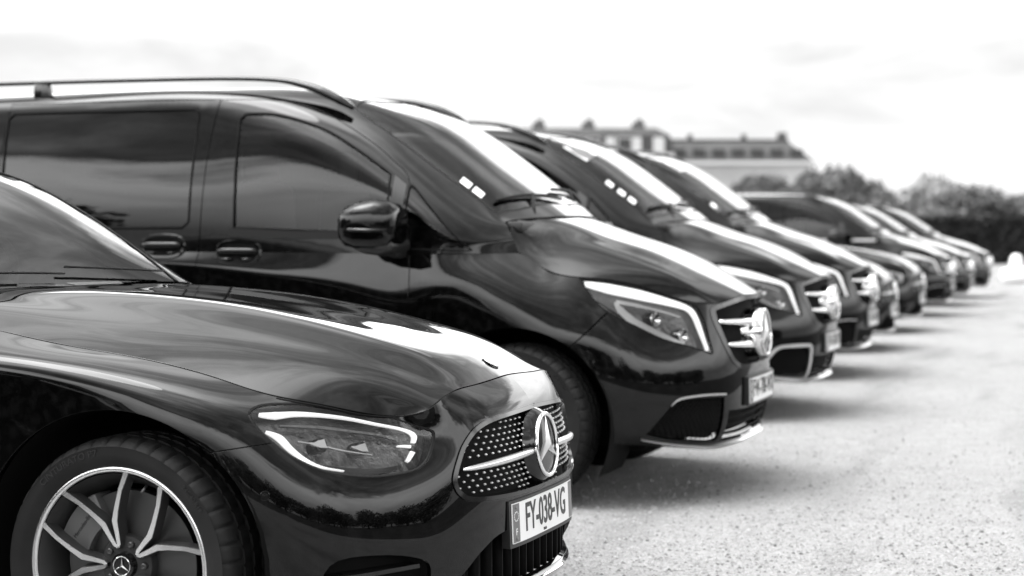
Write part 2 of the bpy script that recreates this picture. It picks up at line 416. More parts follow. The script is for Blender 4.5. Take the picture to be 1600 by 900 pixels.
# ================================================================ saloon car (front at x = 0, right side at y < 0)
def sedan_surfs():
    # each column bottom -> top as (x, w, z): from the front centre round the right corner to the tail centre
    cols = [
     [(-.030,0,.180),(-.004,0,.250),(.000,0,.360),(.003,0,.470),(-.001,0,.570),(-.014,0,.650),(-.045,0,.722),(-.104,0,.784)],
     [(-.040,.26,.180),(-.014,.26,.250),(-.009,.26,.360),(-.009,.26,.470),(-.013,.26,.568),(-.027,.26,.646),(-.058,.26,.716),(-.110,.26,.775)],
     [(-.095,.45,.178),(-.068,.45,.250),(-.058,.45,.360),(-.058,.45,.465),(-.066,.445,.560),(-.082,.435,.636),(-.102,.432,.700),(-.130,.44,.756)],
     [(-.140,.535,.176),(-.112,.54,.252),(-.100,.545,.360),(-.102,.54,.465),(-.116,.53,.556),(-.138,.515,.628),(-.150,.507,.680),(-.153,.512,.727)],
     [(-.200,.62,.174),(-.165,.63,.255),(-.155,.638,.370),(-.160,.635,.470),(-.180,.622,.560),(-.208,.600,.630),(-.226,.588,.680),(-.240,.575,.717)],
     [(-.345,.765,.172),(-.300,.775,.265),(-.285,.783,.390),(-.290,.780,.490),(-.308,.765,.575),(-.335,.742,.645),(-.352,.716,.700),(-.362,.676,.748)],
     [(-.480,.845,.170),(-.455,.858,.280),(-.445,.866,.420),(-.447,.866,.525),(-.458,.860,.608),(-.472,.848,.675),(-.482,.822,.732),(-.480,.745,.776)],
     [(-.640,.885,.170),(-.640,.902,.290),(-.640,.911,.440),(-.640,.915,.555),(-.640,.915,.645),(-.640,.907,.722),(-.640,.872,.784),(-.640,.750,.817)],
     [(-.860,.905,.170),(-.860,.918,.300),(-.860,.926,.450),(-.860,.930,.575),(-.860,.931,.675),(-.860,.926,.765),(-.860,.897,.832),(-.860,.752,.862)],
     [(-1.150,.908,.172),(-1.150,.918,.300),(-1.150,.924,.450),(-1.150,.926,.575),(-1.150,.927,.690),(-1.150,.929,.795),(-1.150,.910,.868),(-1.150,.752,.901)],
     [(-1.600,.905,.175),(-1.600,.915,.300),(-1.600,.920,.450),(-1.600,.922,.575),(-1.600,.923,.690),(-1.600,.926,.800),(-1.600,.910,.885),(-1.600,.742,.974)],
     [(-2.300,.900,.178),(-2.300,.912,.300),(-2.300,.918,.450),(-2.300,.921,.575),(-2.300,.923,.690),(-2.300,.927,.800),(-2.300,.912,.895),(-2.300,.815,.978)],
     [(-3.200,.900,.180),(-3.200,.912,.300),(-3.200,.918,.450),(-3.200,.921,.575),(-3.200,.923,.690),(-3.200,.928,.805),(-3.200,.912,.905),(-3.200,.815,.995)],
     [(-3.800,.905,.185),(-3.800,.917,.300),(-3.800,.926,.450),(-3.800,.930,.575),(-3.800,.930,.690),(-3.800,.922,.810),(-3.800,.895,.915),(-3.800,.780,1.005)],
     [(-4.400,.880,.220),(-4.400,.890,.320),(-4.400,.898,.450),(-4.400,.900,.575),(-4.400,.896,.690),(-4.400,.880,.820),(-4.400,.840,.925),(-4.400,.720,.995)],
     [(-4.740,.760,.240),(-4.760,.775,.330),(-4.770,.785,.450),(-4.770,.785,.575),(-4.765,.780,.690),(-4.750,.765,.820),(-4.720,.740,.915),(-4.660,.660,.970)],
     [(-4.870,.45,.250),(-4.900,.45,.330),(-4.915,.45,.450),(-4.915,.45,.575),(-4.905,.45,.690),(-4.885,.45,.820),(-4.850,.45,.910),(-4.790,.43,.960)],
     [(-4.890,0,.250),(-4.920,0,.330),(-4.935,0,.450),(-4.935,0,.575),(-4.925,0,.690),(-4.905,0,.820),(-4.875,0,.910),(-4.820,0,.962)]]
    side = Surf(np.array(cols).transpose(1, 0, 2), mu0=True, mu1=True)
    # bonnet: rows from the shut line (0) to the centre line; columns from the scuttle to the front edge
    hc = [   # shut line, flank, crease out, crease in, flank, dome edge out, dome edge in, dome, centre
     [(-1.556,0.737,0.9730),(-1.556,0.671,0.9900),(-1.556,0.606,1.0018),(-1.556,0.594,1.0034),(-1.557,0.470,1.0125),(-1.558,0.352,1.0232),(-1.558,0.330,1.0245),(-1.558,0.170,1.0269),(-1.559,0.000,1.0280)],
     [(-1.350,0.745,0.9300),(-1.350,0.675,0.9555),(-1.350,0.606,0.9752),(-1.350,0.594,0.9779),(-1.350,0.465,0.9995),(-1.350,0.342,1.0223),(-1.350,0.320,1.0245),(-1.350,0.165,1.0262),(-1.350,0.000,1.0270)],
     [(-1.100,0.752,0.8960),(-1.100,0.679,0.9245),(-1.100,0.606,0.9471),(-1.100,0.594,0.9502),(-1.100,0.460,0.9800),(-1.100,0.332,1.0108),(-1.100,0.310,1.0135),(-1.100,0.160,1.0152),(-1.100,0.000,1.0160)],
     [(-0.860,0.751,0.8640),(-0.859,0.677,0.8940),(-0.859,0.603,0.9180),(-0.859,0.591,0.9213),(-0.857,0.456,0.9535),(-0.856,0.327,0.9867),(-0.856,0.305,0.9895),(-0.855,0.158,0.9912),(-0.854,0.000,0.9920)],
     [(-0.640,0.749,0.8185),(-0.637,0.671,0.8558),(-0.634,0.594,0.8866),(-0.634,0.582,0.8902),(-0.630,0.449,0.9190),(-0.626,0.322,0.9489),(-0.626,0.300,0.9515),(-0.624,0.155,0.9539),(-0.622,0.000,0.9550)],
     [(-0.480,0.744,0.7780),(-0.469,0.661,0.8195),(-0.457,0.578,0.8545),(-0.457,0.566,0.8581),(-0.454,0.439,0.8840),(-0.450,0.317,0.9110),(-0.450,0.295,0.9135),(-0.447,0.152,0.9166),(-0.443,0.000,0.9180)],
     [(-0.362,0.676,0.7500),(-0.348,0.615,0.7895),(-0.334,0.554,0.8218),(-0.334,0.542,0.8262),(-0.328,0.424,0.8510),(-0.322,0.312,0.8769),(-0.322,0.290,0.8795),(-0.318,0.150,0.8833),(-0.314,0.000,0.8850)],
     [(-0.252,0.583,0.7220),(-0.245,0.552,0.7570),(-0.238,0.521,0.7828),(-0.238,0.509,0.7891),(-0.230,0.398,0.8120),(-0.222,0.292,0.8360),(-0.222,0.270,0.8385),(-0.217,0.140,0.8445),(-0.213,0.000,0.8470)],
     [(-0.156,0.514,0.7290),(-0.153,0.502,0.7385),(-0.150,0.488,0.7470),(-0.149,0.4855,0.7480),(-0.130,0.380,0.7630),(-0.118,0.272,0.7715),(-0.117,0.250,0.7745),(-0.112,0.130,0.7815),(-0.107,0.000,0.7835)]]
    hood = Surf(np.array(snap_hood(hc, side)).transpose(1, 0, 2), mv1=True)
    # greenhouse: rows from the belt line to the roof centre, columns from the scuttle to the boot
    gc = [
     [(-1.545,.742,.974),(-1.550,.716,1.000),(-1.555,.688,1.018),(-1.560,.60,1.025),(-1.568,.34,1.031),(-1.570,0,1.033)],
     [(-1.750,.770,.978),(-1.745,.728,1.060),(-1.742,.684,1.135),(-1.732,.594,1.150),(-1.712,.33,1.159),(-1.706,0,1.161)],
     [(-1.980,.795,.980),(-1.970,.742,1.112),(-1.965,.670,1.262),(-1.948,.576,1.284),(-1.925,.32,1.300),(-1.917,0,1.304)],
     [(-2.230,.812,.981),(-2.225,.755,1.160),(-2.220,.652,1.374),(-2.205,.552,1.400),(-2.180,.31,1.419),(-2.172,0,1.424)],
     [(-2.520,.817,.983),(-2.520,.762,1.180),(-2.520,.638,1.414),(-2.520,.530,1.443),(-2.520,.29,1.463),(-2.520,0,1.468)],
     [(-2.950,.815,.990),(-2.950,.760,1.185),(-2.950,.632,1.416),(-2.950,.520,1.446),(-2.950,.28,1.466),(-2.950,0,1.471)],
     [(-3.450,.805,1.000),(-3.450,.752,1.170),(-3.450,.630,1.376),(-3.450,.515,1.408),(-3.450,.28,1.430),(-3.450,0,1.436)],
     [(-3.900,.772,1.006),(-3.920,.735,1.110),(-3.940,.640,1.245),(-3.960,.520,1.285),(-3.980,.28,1.310),(-3.985,0,1.316)],
     [(-4.280,.735,1.002),(-4.290,.700,1.040),(-4.300,.630,1.085),(-4.310,.520,1.110),(-4.320,.28,1.130),(-4.325,0,1.135)],
     [(-4.560,.690,.985),(-4.570,.660,.998),(-4.580,.600,1.008),(-4.590,.500,1.015),(-4.600,.28,1.022),(-4.602,0,1.024)]]
    gh = Surf(np.array(gc).transpose(1, 0, 2), mv1=True)
    bc = [[(-4.575,.690,.984),(-4.595,.60,1.008),(-4.602,.30,1.020),(-4.604,0,1.023)],
          [(-4.690,.650,.968),(-4.700,.56,1.000),(-4.710,.28,1.012),(-4.712,0,1.014)],
          [(-4.770,.440,.962),(-4.790,.38,.985),(-4.812,.20,.985),(-4.818,0,.984)]]
    boot = Surf(np.array([[c[i] for c in bc] for i in range(4)]), mv1=True)
    return side, hood, gh, boot

# ---------------------------------------------------------------- shared fittings
def star_parts(r, name='star_emblem', depth=0.010, tube_r=0.06):
    """a three-pointed star in a ring, facing -Y, as (ring, star) raw meshes in the xz plane"""
    ring = tube([(r * math.cos(a), 0, r * math.sin(a)) for a in np.linspace(0, 2 * math.pi, 56, endpoint=False)], r * tube_r, 8, closed=True, up=(0, 1, 0))
    V = [(0, -depth, 0), (0, depth * .3, 0)]; F = []
    out = []
    for k in range(3):
        a = math.pi / 2 + k * 2 * math.pi / 3; b = a + math.pi / 3
        out.append((.97 * r * math.cos(a), -depth * .25, .97 * r * math.sin(a))); out.append((.165 * r * math.cos(b), -depth * .15, .165 * r * math.sin(b)))
    V += out + [(x, depth * .3, z) for x, y, z in out]
    for i in range(6):
        j = (i + 1) % 6; F += [(0, 2 + i, 2 + j), (1, 8 + j, 8 + i), (2 + i, 8 + i, 8 + j, 2 + j)]
    return ring, (V, F)
def disc(r, y=0.0, n=40, dome=0.0):
    V = [(0, y - dome, 0)]; F = []; m = 3
    for q in range(1, m + 1):
        t = q / m
        V += [(r * t * math.cos(a), y - dome * (1 - t * t), r * t * math.sin(a)) for a in np.linspace(0, 2 * math.pi, n, endpoint=False)]
    for k in range(n): F.append((0, 1 + k, 1 + (k + 1) % n))
    for q in range(m - 1):
        for k in range(n):
            a = 1 + q * n; F.append((a + k, a + n + k, a + n + (k + 1) % n, a + (k + 1) % n))
    return V, F
def text_mesh(txt, size, sx=1.0, ext=0.0006, bold=0.0):
    c = bpy.data.curves.new('lettering', 'FONT'); c.body = txt; c.size = size; c.extrude = ext; c.offset = size * bold; c.align_x = 'CENTER'; c.align_y = 'CENTER'; c.resolution_u = 3
    o = bpy.data.objects.new('lettering', c); COL.objects.link(o); dg = bpy.context.evaluated_depsgraph_get()
    me = bpy.data.meshes.new_from_object(o.evaluated_get(dg)); bpy.data.objects.remove(o); bpy.data.curves.remove(c)
    V = np.array([v.co[:] for v in me.vertices]); V[:, 0] *= sx
    F = [tuple(p.vertices) for p in me.polygons]; bpy.data.meshes.remove(me)
    return V, F
_wheel_cache = {}
def make_wheel(parent, loc, side, rad=0.336, width=0.245, rim_r=0.2585, style='split'):
    key = (style, rad)
    if key not in _wheel_cache:
        hw = width / 2; nseg = 264; R0 = rad
        prof = [(rim_r - .012, hw * .62), (rim_r - .004, hw * .80), (rim_r + .006, hw * .90), (rim_r + (R0 - rim_r) * .45, hw * 1.0), (R0 - .026, hw * .97), (R0 - .012, hw * .88), (R0 - .004, hw * .74),
                (R0, hw * .52), (R0, hw * .44), (R0 - .007, hw * .43), (R0 - .007, hw * .36), (R0, hw * .35), (R0 + .001, hw * .06), (R0 - .007, hw * .05), (R0 - .007, -hw * .05), (R0 + .001, -hw * .06), (R0, -hw * .35), (R0 - .007, -hw * .36), (R0 - .007, -hw * .43), (R0, -hw * .44), (R0, -hw * .52),
                (R0 - .004, -hw * .74), (R0 - .012, -hw * .88), (R0 - .026, -hw * .97), (rim_r + (R0 - rim_r) * .72, -hw * 1.005), (rim_r + (R0 - rim_r) * .66, -hw * .99), (rim_r + (R0 - rim_r) * .45, -hw * 1.0), (rim_r + (R0 - rim_r) * .25, -hw * .96), (rim_r + .006, -hw * .90), (rim_r - .004, -hw * .84), (rim_r - .012, -hw * .7)]
        sh = {4, 5, 6, 7, 20, 21, 22, 23}
        def rm(i, k, r_):
            q = (k + (2 if i > 12 else 0)) % 6
            if i in sh and q == 0: return r_ - (.006 if i in (5, 6, 7, 20, 21, 22) else .003)
            if i in (11, 12, 15, 16, 8, 19) and (k + i) % 6 == 0: return r_ - .005
            return r_
        V, F = lathe(prof, nseg, rm)
        ty = mesh('tyre', V, F); sharp(ty, 28)
        side_r = rim_r + (R0 - rim_r) * .52
        def around(txt, size, mid, r0):
            V, F = text_mesh(txt, size, 1.15, .0012); out = []
            for v in V:
                an = mid - v[0] / r0; rr = r0 + v[1]; out.append((rr * math.cos(an), -hw * 1.002 - v[2], rr * math.sin(an)))
            return out, F
        tl = [mesh('sidewall_lettering', *around(*q, side_r), smooth=False) for q in (('CINTURATO P7', .024, R(118)), ('245/40 R19', .015, R(40)), ('CINTURATO P7', .024, R(-62)))]
        rp = [(rim_r + .002, -hw * .80), (rim_r + .002, -hw * .86), (rim_r - .001, -hw * .88), (rim_r - .0085, -hw * .88), (rim_r - .011, -hw * .865), (rim_r - .014, -hw * .80)]
        lp = mesh('rim_lip', *lathe(rp, 96)); sharp(lp, 40)
        bar = [(rim_r - .016, -hw * .82), (rim_r - .030, -hw * .60), (rim_r - .050, -hw * .25), (rim_r - .052, hw * .55), (rim_r - .012, hw * .7)]
        inner = [(rim_r * .80, -hw * .30), (rim_r * .80, -hw * .27), (rim_r * .86, -hw * .27)]
        bm_ = mesh('rim', *lathe(bar, 96)); sharp(bm_, 40)
        yo = -hw * .84
        def dish(r_):           # spoke face depth: dished towards the hub
            t = min(1, r_ / rim_r); return yo + .030 * (1 - t) ** 1.2
        faces = []; bodies = []
        n_s = 5
        for k in range(n_s):
            c = R(108 - 72 * k)
            for sg in (-1, 1):
                path = [(.050, R(0)), (.058, R(sg * 6.0)), (.085, R(sg * 8.0)), (.118, R(sg * 8.6)), (.150, R(sg * 13.5)), (.200, R(sg * 19.0)), (rim_r - .012, R(sg * 23.6))]
                wd = [.008, .010, .012, .0155, .0125, .011, .014]
                L_ = np.array([(q * math.cos(c + a), q * math.sin(c + a)) for q, a in path]); L_ = densify(L_, .012, False)
                rr = np.linalg.norm(L_, axis=1); ww = np.interp(rr, [q for q, _ in path], wd)
                t = np.gradient(L_, axis=0); t /= np.linalg.norm(t, axis=1)[:, None]; q = np.stack([-t[:, 1], t[:, 0]], 1)
                A = L_ + q * ww[:, None] / 2; B = L_ - q * ww[:, None] / 2; m = len(L_)
                yv = np.array([dish(x) for x in rr])
                Vf = [(a[0], y, a[1]) for a, y in zip(A, yv)] + [(b[0], y, b[1]) for b, y in zip(B, yv)]
                Ff = [(i, i + 1, m + i + 1, m + i) for i in range(m - 1)]
                A2 = L_ + q * (ww[:, None] / 2 + .0015); B2 = L_ - q * (ww[:, None] / 2 + .0015); A3 = L_ + q * (ww[:, None] / 2 + .005); B3 = L_ - q * (ww[:, None] / 2 + .005)
                Vb = [(a[0], y + .0012, a[1]) for a, y in zip(A2, yv)] + [(b[0], y + .0012, b[1]) for b, y in zip(B2, yv)] + [(a[0], y + .034, a[1]) for a, y in zip(A3, yv)] + [(b[0], y + .034, b[1]) for b, y in zip(B3, yv)]
                Fb = []
                for i in range(m - 1): Fb += [(i, i + 1, m + i + 1, m + i), (2 * m + i, 2 * m + i + 1, i + 1, i), (m + i, m + i + 1, 3 * m + i + 1, 3 * m + i), (3 * m + i, 3 * m + i + 1, 2 * m + i + 1, 2 * m + i)]
                faces.append((Vf, Ff)); bodies.append((Vb, Fb))
        hubb = lathe([(.012, yo + .034), (.040, yo + .036), (.074, yo + .042), (.078, yo + .05), (.078, yo + .10)], 40)
        sp = [mesh('spoke', *join(faces[2 * k:2 * k + 2])) for k in range(n_s)]
        sb = mesh('spoke_backs', *join(bodies + [hubb])); sharp(sb, 40)
        lug = []
        for k in range(5):
            a = R(72 + 72 * k); lug.append((.056 * math.cos(a), .056 * math.sin(a)))
        lugm = lathe([(.0, yo + .030), (.006, yo + .028), (.0085, yo + .030), (.0095, yo + .045)], 12)
        lugme = mesh('wheel_bolt', *lugm); sharp(lugme)
        cap = mesh('hub_cap', *lathe([(0, yo + .020), (.026, yo + .020), (.0265, yo + .018), (.033, yo + .019), (.0345, yo + .024), (.036, yo + .04)], 48)); sharp(cap)
        rg, stv = star_parts(.0245, depth=.004, tube_r=.05)
        stm = mesh('star_emblem', *join([rg, stv]), smooth=False)
        dk = mesh('brake_disc', *lathe([(.07, -.030), (.075, -.035), (.19, -.035), (.191, -.034), (.191, -.006), (.075, -.006)], 72)); sharp(dk)
        ca = []
        for a in np.linspace(R(118), R(168), 9): ca.append((math.cos(a), math.sin(a)))
        poly = [(.205 * x, .205 * z) for x, z in ca] + [(.118 * x, .118 * z) for x, z in ca[::-1]]
        cm = bevelled('brake_caliper', prism(poly, -.062, .02), .006)
        lt = text_mesh('Mercedes-Benz', .016, .9, .0005)
        am = R(143); V = lt[0]; V = np.stack([V[:, 0], -V[:, 2] - .0625, V[:, 1]], 1)
        ct = math.cos(am - math.pi / 2); st = math.sin(am - math.pi / 2)
        V = np.stack([V[:, 0] * ct - V[:, 2] * st + .162 * math.cos(am), V[:, 1], V[:, 0] * st + V[:, 2] * ct + .162 * math.sin(am)], 1)
        ctm = mesh('lettering', V, lt[1], smooth=False)
        vr = mesh('valve_stem', *tube([((rim_r - .035) * math.cos(R(72)), yo + .03, (rim_r - .035) * math.sin(R(72))), ((rim_r - .055) * math.cos(R(72)), yo + .012, (rim_r - .055) * math.sin(R(72)))], .004, 8))
        _wheel_cache[key] = (tl, ty, lp, bm_, sp, sb, lug, lugme, cap, stm, dk, cm, ctm, vr, yo)
    tl, ty, lp, bm_, sp, sb, lug, lugme, cap, stm, dk, cm, ctm, vr, yo = _wheel_cache[key]
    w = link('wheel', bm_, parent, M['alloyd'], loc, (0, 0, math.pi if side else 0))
    link('tyre', ty, w, M['rubber']); [link('sidewall_lettering', q, w, M['plastic']) for q in tl]; link('rim_lip', lp, w, M['alloy'])
    for s_ in sp: link('spoke', s_, w, M['alloy'])
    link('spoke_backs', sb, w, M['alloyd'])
    for x, z in lug: link('wheel_bolt', lugme, w, M['alloyd'], (x, 0, z))
    link('hub_cap', cap, w, M['gloss']); link('star_emblem', stm, w, M['chrome'], (0, yo + .0165, 0))
    link('brake_disc', dk, w, M['steel']); link('brake_caliper', cm, w, M['caliper']); link('lettering', ctm, w, M['ink']); link('valve_stem', vr, w, M['steel'])
    return w
def plate(parent, place, text, small='', width=0.52, h=0.11, z0=0.0):
    """licence plate bent along the bumper; place(t, dz, out) -> point for t in [-.26, .26]"""
    n = 26; T = np.linspace(-width / 2, width / 2, n)
    def sheet(t0, t1, za, zb, o0, o1, nn):
        tt = np.linspace(t0, t1, nn); V = []; F = []
        for o in (o0, o1):
            for zz in (za, zb): V += [place(t, zz, o) for t in tt]
        m = nn
        for i in range(m - 1): F += [(2 * m + i, 2 * m + i + 1, 3 * m + i + 1, 3 * m + i), (i + 1, i, m + i, m + i + 1), (3 * m + i, 3 * m + i + 1, m + i + 1, m + i), (i, i + 1, 2 * m + i + 1, 2 * m + i)]
        F += [(0, 2 * m, 3 * m, m), (m - 1, 2 * m - 1, 4 * m - 1, 3 * m - 1)]
        return V, F
    p = link('number_plate', sharp(mesh('number_plate', *sheet(-width / 2, width / 2, -h / 2, h / 2, .004, .007, n))), parent, M['white'])
    link('holder', sharp(mesh('holder', *sheet(-width / 2 - .012, width / 2 + .012, -h / 2 - .012, h / 2 + .008, -.022, .0035, n))), p, M['plastic'])
    link('country_band', sharp(mesh('country_band', *sheet(-width / 2 + .002, -width / 2 + .043, -h / 2 + .002, h / 2 - .002, .0068, .0076, 5))), p, M['band'])
    link('region_band', sharp(mesh('region_band', *sheet(width / 2 - .043, width / 2 - .002, -h / 2 + .002, h / 2 - .002, .0068, .0076, 5))), p, M['band'])
    def put(txt, size, sx, t0, z0_, m, name='lettering'):
        V, F = text_mesh(txt, size, sx, bold=.012 if size > .05 else 0.0); out = []
        for v in V: out.append(place(t0 + v[0], z0_ + v[1], .0079 + v[2]))
        link(name, mesh(name, out, F, smooth=False), p, m)
    put(text, .112, .70, .0, .003, M['ink'])
    put('F', .026, .9, -width / 2 + .022, -h / 2 + .030, M['white'])
    for k in range(12):
        a = 2 * math.pi * k / 12
        put('*', .012, 1.0, -width / 2 + .022 + .0125 * math.cos(a), .016 + .0125 * math.sin(a), M['white'], 'star_mark')
    if small: put(small, .0115, .9, -.02, -h / 2 + .008, M['ink'])
    for t in (-width / 2 + .022,):
        for zz in (-h / 2 + .012, h / 2 - .012):
            V = []
            for rr, o in ((.0055, .0078), (.0050, .0098)):
                V += [place(t + rr * math.cos(a), zz + rr * math.sin(a), o) for a in np.linspace(0, 2 * math.pi, 12, endpoint=False)]
            link('plate_screw', mesh('plate_screw', V, [(k, (k + 1) % 12, 12 + (k + 1) % 12, 12 + k) for k in range(12)] + [tuple(range(12, 24))]), p, M['band'])
    return p

# ---------------------------------------------------------------- the saloon itself
def make_sedan(plate_text='FY-038-VG', small='SAGA'):
    side, hood, gh, boot = sedan_surfs()
    root = link('saloon_car', None)
    HL = np.array([(-0.502,-0.834,0.737),(-0.499,-0.811,0.753),(-0.476,-0.777,0.76),(-0.423,-0.728,0.758),(-0.363,-0.677,0.748),(-0.301,-0.621,0.727),(-0.239,-0.575,0.716),(-0.18,-0.537,0.693),(-0.148,-0.505,0.678),(-0.136,-0.494,0.667),(-0.135,-0.504,0.642),(-0.137,-0.527,0.608),(-0.146,-0.554,0.587),(-0.161,-0.583,0.577),(-0.195,-0.634,0.572),(-0.231,-0.681,0.572),(-0.276,-0.729,0.58),(-0.32,-0.766,0.592),(-0.362,-0.793,0.612),(-0.407,-0.815,0.64),(-0.444,-0.829,0.671),(-0.479,-0.839,0.706)])
    hl = side.inv(smooth_poly(HL, 3)); hl[:, 1] = np.minimum(hl[:, 1], side.v1 - .004)
    GR = [(.03,.697),(-.25,.688),(-.362,.671),(-.422,.634),(-.458,.588),(-.480,.548),(-.480,.524),(-.466,.503),(-.432,.488),(-.328,.479),(-.138,.473),(.03,.472)]
    front = lambda P: (P[:, 0] < -1.0) * 100.0
    gr = side.inv(smooth_poly(GR, 4, corner=[0, 11]), 'yz', front); gr[:, 0] = np.where(np.array(smooth_poly(GR, 4, corner=[0, 11]))[:, 0] >= -.003, side.u0 - .01, gr[:, 0])
    IN = [(.03,.385),(-.27,.382),(-.38,.350),(-.455,.296),(-.520,.240),(-.490,.222),(-.20,.214),(.03,.212)]
    si = smooth_poly(IN, 4, corner=[0, 4, 7]); it = side.inv(si, 'yz', front); it[:, 0] = np.where(si[:, 0] >= -.003, side.u0 - .01, it[:, 0])
    CI = [(-.585,.345),(-.68,.372),(-.78,.368),(-.800,.300),(-.775,.235),(-.66,.222),(-.575,.250),(-.565,.300)]
    sc_ = smooth_poly(CI, 4); ci = side.inv(sc_, 'yz', front)
    arc = lambda cx, cz, r_: side.inv([(cx + r_ * math.cos(a), cz + r_ * math.sin(a)) for a in np.linspace(R(-38), R(218), 60)], 'xz', lambda P: (np.abs(P[:, 1]) < .7) * 100.0)
    wa = arc(-.85, .336, .410); wb = arc(-3.79, .336, .410)
    for q in (wa, wb): q[0, 1] = q[-1, 1] = side.v0 - .01
    ln = lambda pts, mode='xz': ribbon(densify(side.inv(smooth_poly(pts, 5, closed=False), mode, lambda P: (np.abs(P[:, 1]) < .6) * 100.0), .02, False))
    def full(pts):
        l = side.inv(smooth_poly(pts, 5, closed=False), 'xz', lambda P: (np.abs(P[:, 1]) < .6) * 100.0); l[0, 1] = side.v0 - .01; l[-1, 1] = side.v1 + .01
        return ribbon(l)
    cuts = [gr, it, ci, wa, wb,
            ln([(-.60,.640),(-.59,.642),(-.514,.655),(-.444,.666),(-.42,.670)]),
            full([(-1.36,.15),(-1.37,.40),(-1.39,.70),(-1.43,.86),(-1.52,.99)]), full([(-2.50,.15),(-2.50,.5),(-2.48,1.0)]), full([(-3.28,.15),(-3.30,.5),(-3.62,.70),(-3.70,1.02)]),
            full([(-4.12,.15),(-4.16,.50),(-4.20,1.02)])]
    res = trim(side, cuts, [('lens', hl, .0035)], step=.022)
    rest = [(k, v) for k, v in res.items() if k.startswith('rest') and len(v[1]) > 12]
    for k, uvt in rest:
        P, _ = side.ev(uvt[0][uvt[1]].mean(1)[:, 0], uvt[0][uvt[1]].mean(1)[:, 1]); cx = P[:, 0].mean()
        nm = 'front_bumper' if cx > -.45 else 'front_wing' if cx > -1.35 else 'door' if cx > -3.3 else 'rear_wing' if cx > -4.2 else 'rear_bumper'
        if nm in ('front_bumper', 'rear_bumper'): link(nm, piece_mesh(nm, side, uvt, .016, side=2), root, M['paint'])
        else:
            for sd in (0, 1):
                o = link(nm, piece_mesh(nm, side, uvt, .016, side=sd), root, M['paint'])
                if nm == 'door':
                    hx = P[:, 0].min() + .17; hu = side.inv([(hx, .845), (hx + .10, .845), (hx + .19, .842)], 'xz', lambda P: (np.abs(P[:, 1]) < .6) * 100.0)
                    V, F = surf_strip(side, densify(hu, .02, False), .026, .022, .012, sd); link('handle', sharp(mesh('handle', V, F)), o, M['paint'])
    h = trim(hood, step=.022, lim=(hood.u0 + .003, hood.u1 - .0055, hood.v0 + .0045, hood.v1)); link('bonnet', piece_mesh('bonnet', hood, h['rest0'], .014, side=2), root, M['paint'])
    b = trim(boot, step=.04); link('boot_lid', piece_mesh('boot_lid', boot, b['rest0'], .014, side=2), root, M['paint'])
    # greenhouse
    WS = [(-1.535,.02),(-1.545,-.620),(-1.600,-.622),(-1.74,-.612),(-1.955,-.588),(-2.15,-.560),(-2.235,-.530),(-2.290,-.45),(-2.325,-.25),(-2.335,.02)]
    sw = smooth_poly(WS, 5, corner=[0, 1, 9]); ws = gh.inv(sw, 'xy', lambda P: (P[:, 0] < -2.7) * 100.0); ws[:, 1] = np.where(sw[:, 1] > -.003, gh.v1 + .01, ws[:, 1])
    RW = [(-3.72,.02),(-3.74,-.44),(-4.00,-.50),(-4.35,-.54),(-4.50,-.50),(-4.52,.02)]
    sr = smooth_poly(RW, 4, corner=[0, 5]); rw = gh.inv(sr, 'xy', lambda P: (P[:, 0] > -3.3) * 100.0); rw[:, 1] = np.where(sr[:, 1] > -.003, gh.v1 + .01, rw[:, 1])
    sv = lambda pts, c: gh.inv(smooth_poly(pts, 4, corner=c), 'xz', lambda P: (np.abs(P[:, 1]) < .60) * 1.0)
    w1 = sv([(-1.80,1.005),(-1.95,1.110),(-2.16,1.240),(-2.36,1.330),(-2.47,1.345),(-2.46,1.005)], [0, 4, 5]); w2 = sv([(-2.54,1.008),(-2.54,1.348),(-2.95,1.355),(-3.30,1.300),(-3.40,1.02)], [0, 1, 4])
    w3 = sv([(-3.47,1.03),(-3.40,1.28),(-3.62,1.20),(-3.78,1.08),(-3.76,1.035)], [0, 1, 4])
    g = trim(gh, [], [('windscreen', ws, .004), ('rear_window', rw, .004), ('door_window', w1, .004), ('rear_door_window', w2, .004), ('quarter_window', w3, .004)], step=.03)
    for k, uvt in g.items():
        if k in ('windscreen', 'rear_window'): link(k, piece_mesh(k, gh, uvt, 0, -.002, side=2), root, M['wind'])
        elif k.endswith('window'):
            for sd in (0, 1): link('side_window', piece_mesh('side_window', gh, uvt, 0, -.002, side=sd), root, M['clear'])
        elif len(uvt[1]) > 12: link('roof', piece_mesh('roof', gh, uvt, .02, side=2), root, M['paint'])
    # windscreen surround: black band along the glass edge
    for sd in (0, 1):
        e = ws[(ws[:, 1] < gh.v1 - .02)]; V, F = surf_strip(gh, e[6:-1], .014, .0015, .003, sd); link('windscreen_seal', mesh('windscreen_seal', V, F), root, M['trim'])
    # scuttle panel and wiper
    link('scuttle', sharp(mesh('scuttle', *box((-1.60, 0, .985), (.12, 1.36, .03)))), root, M['plastic'])
    for y0, y1 in ((.55, -.02), (-.05, -.60)):
        A = np.array([gh.ev(*gh.inv([(-1.60 - .02 * t, -abs(y0 + (y1 - y0) * t))], 'xy')[0][:, None])[0][0] for t in np.linspace(0, 1, 8)])
        A[:, 1] = np.linspace(y0, y1, 8); A[:, 2] += .004; A[:, 0] += .030
        link('wiper', mesh('wiper', *tube(A, .004, 6)), root, M['trim'])
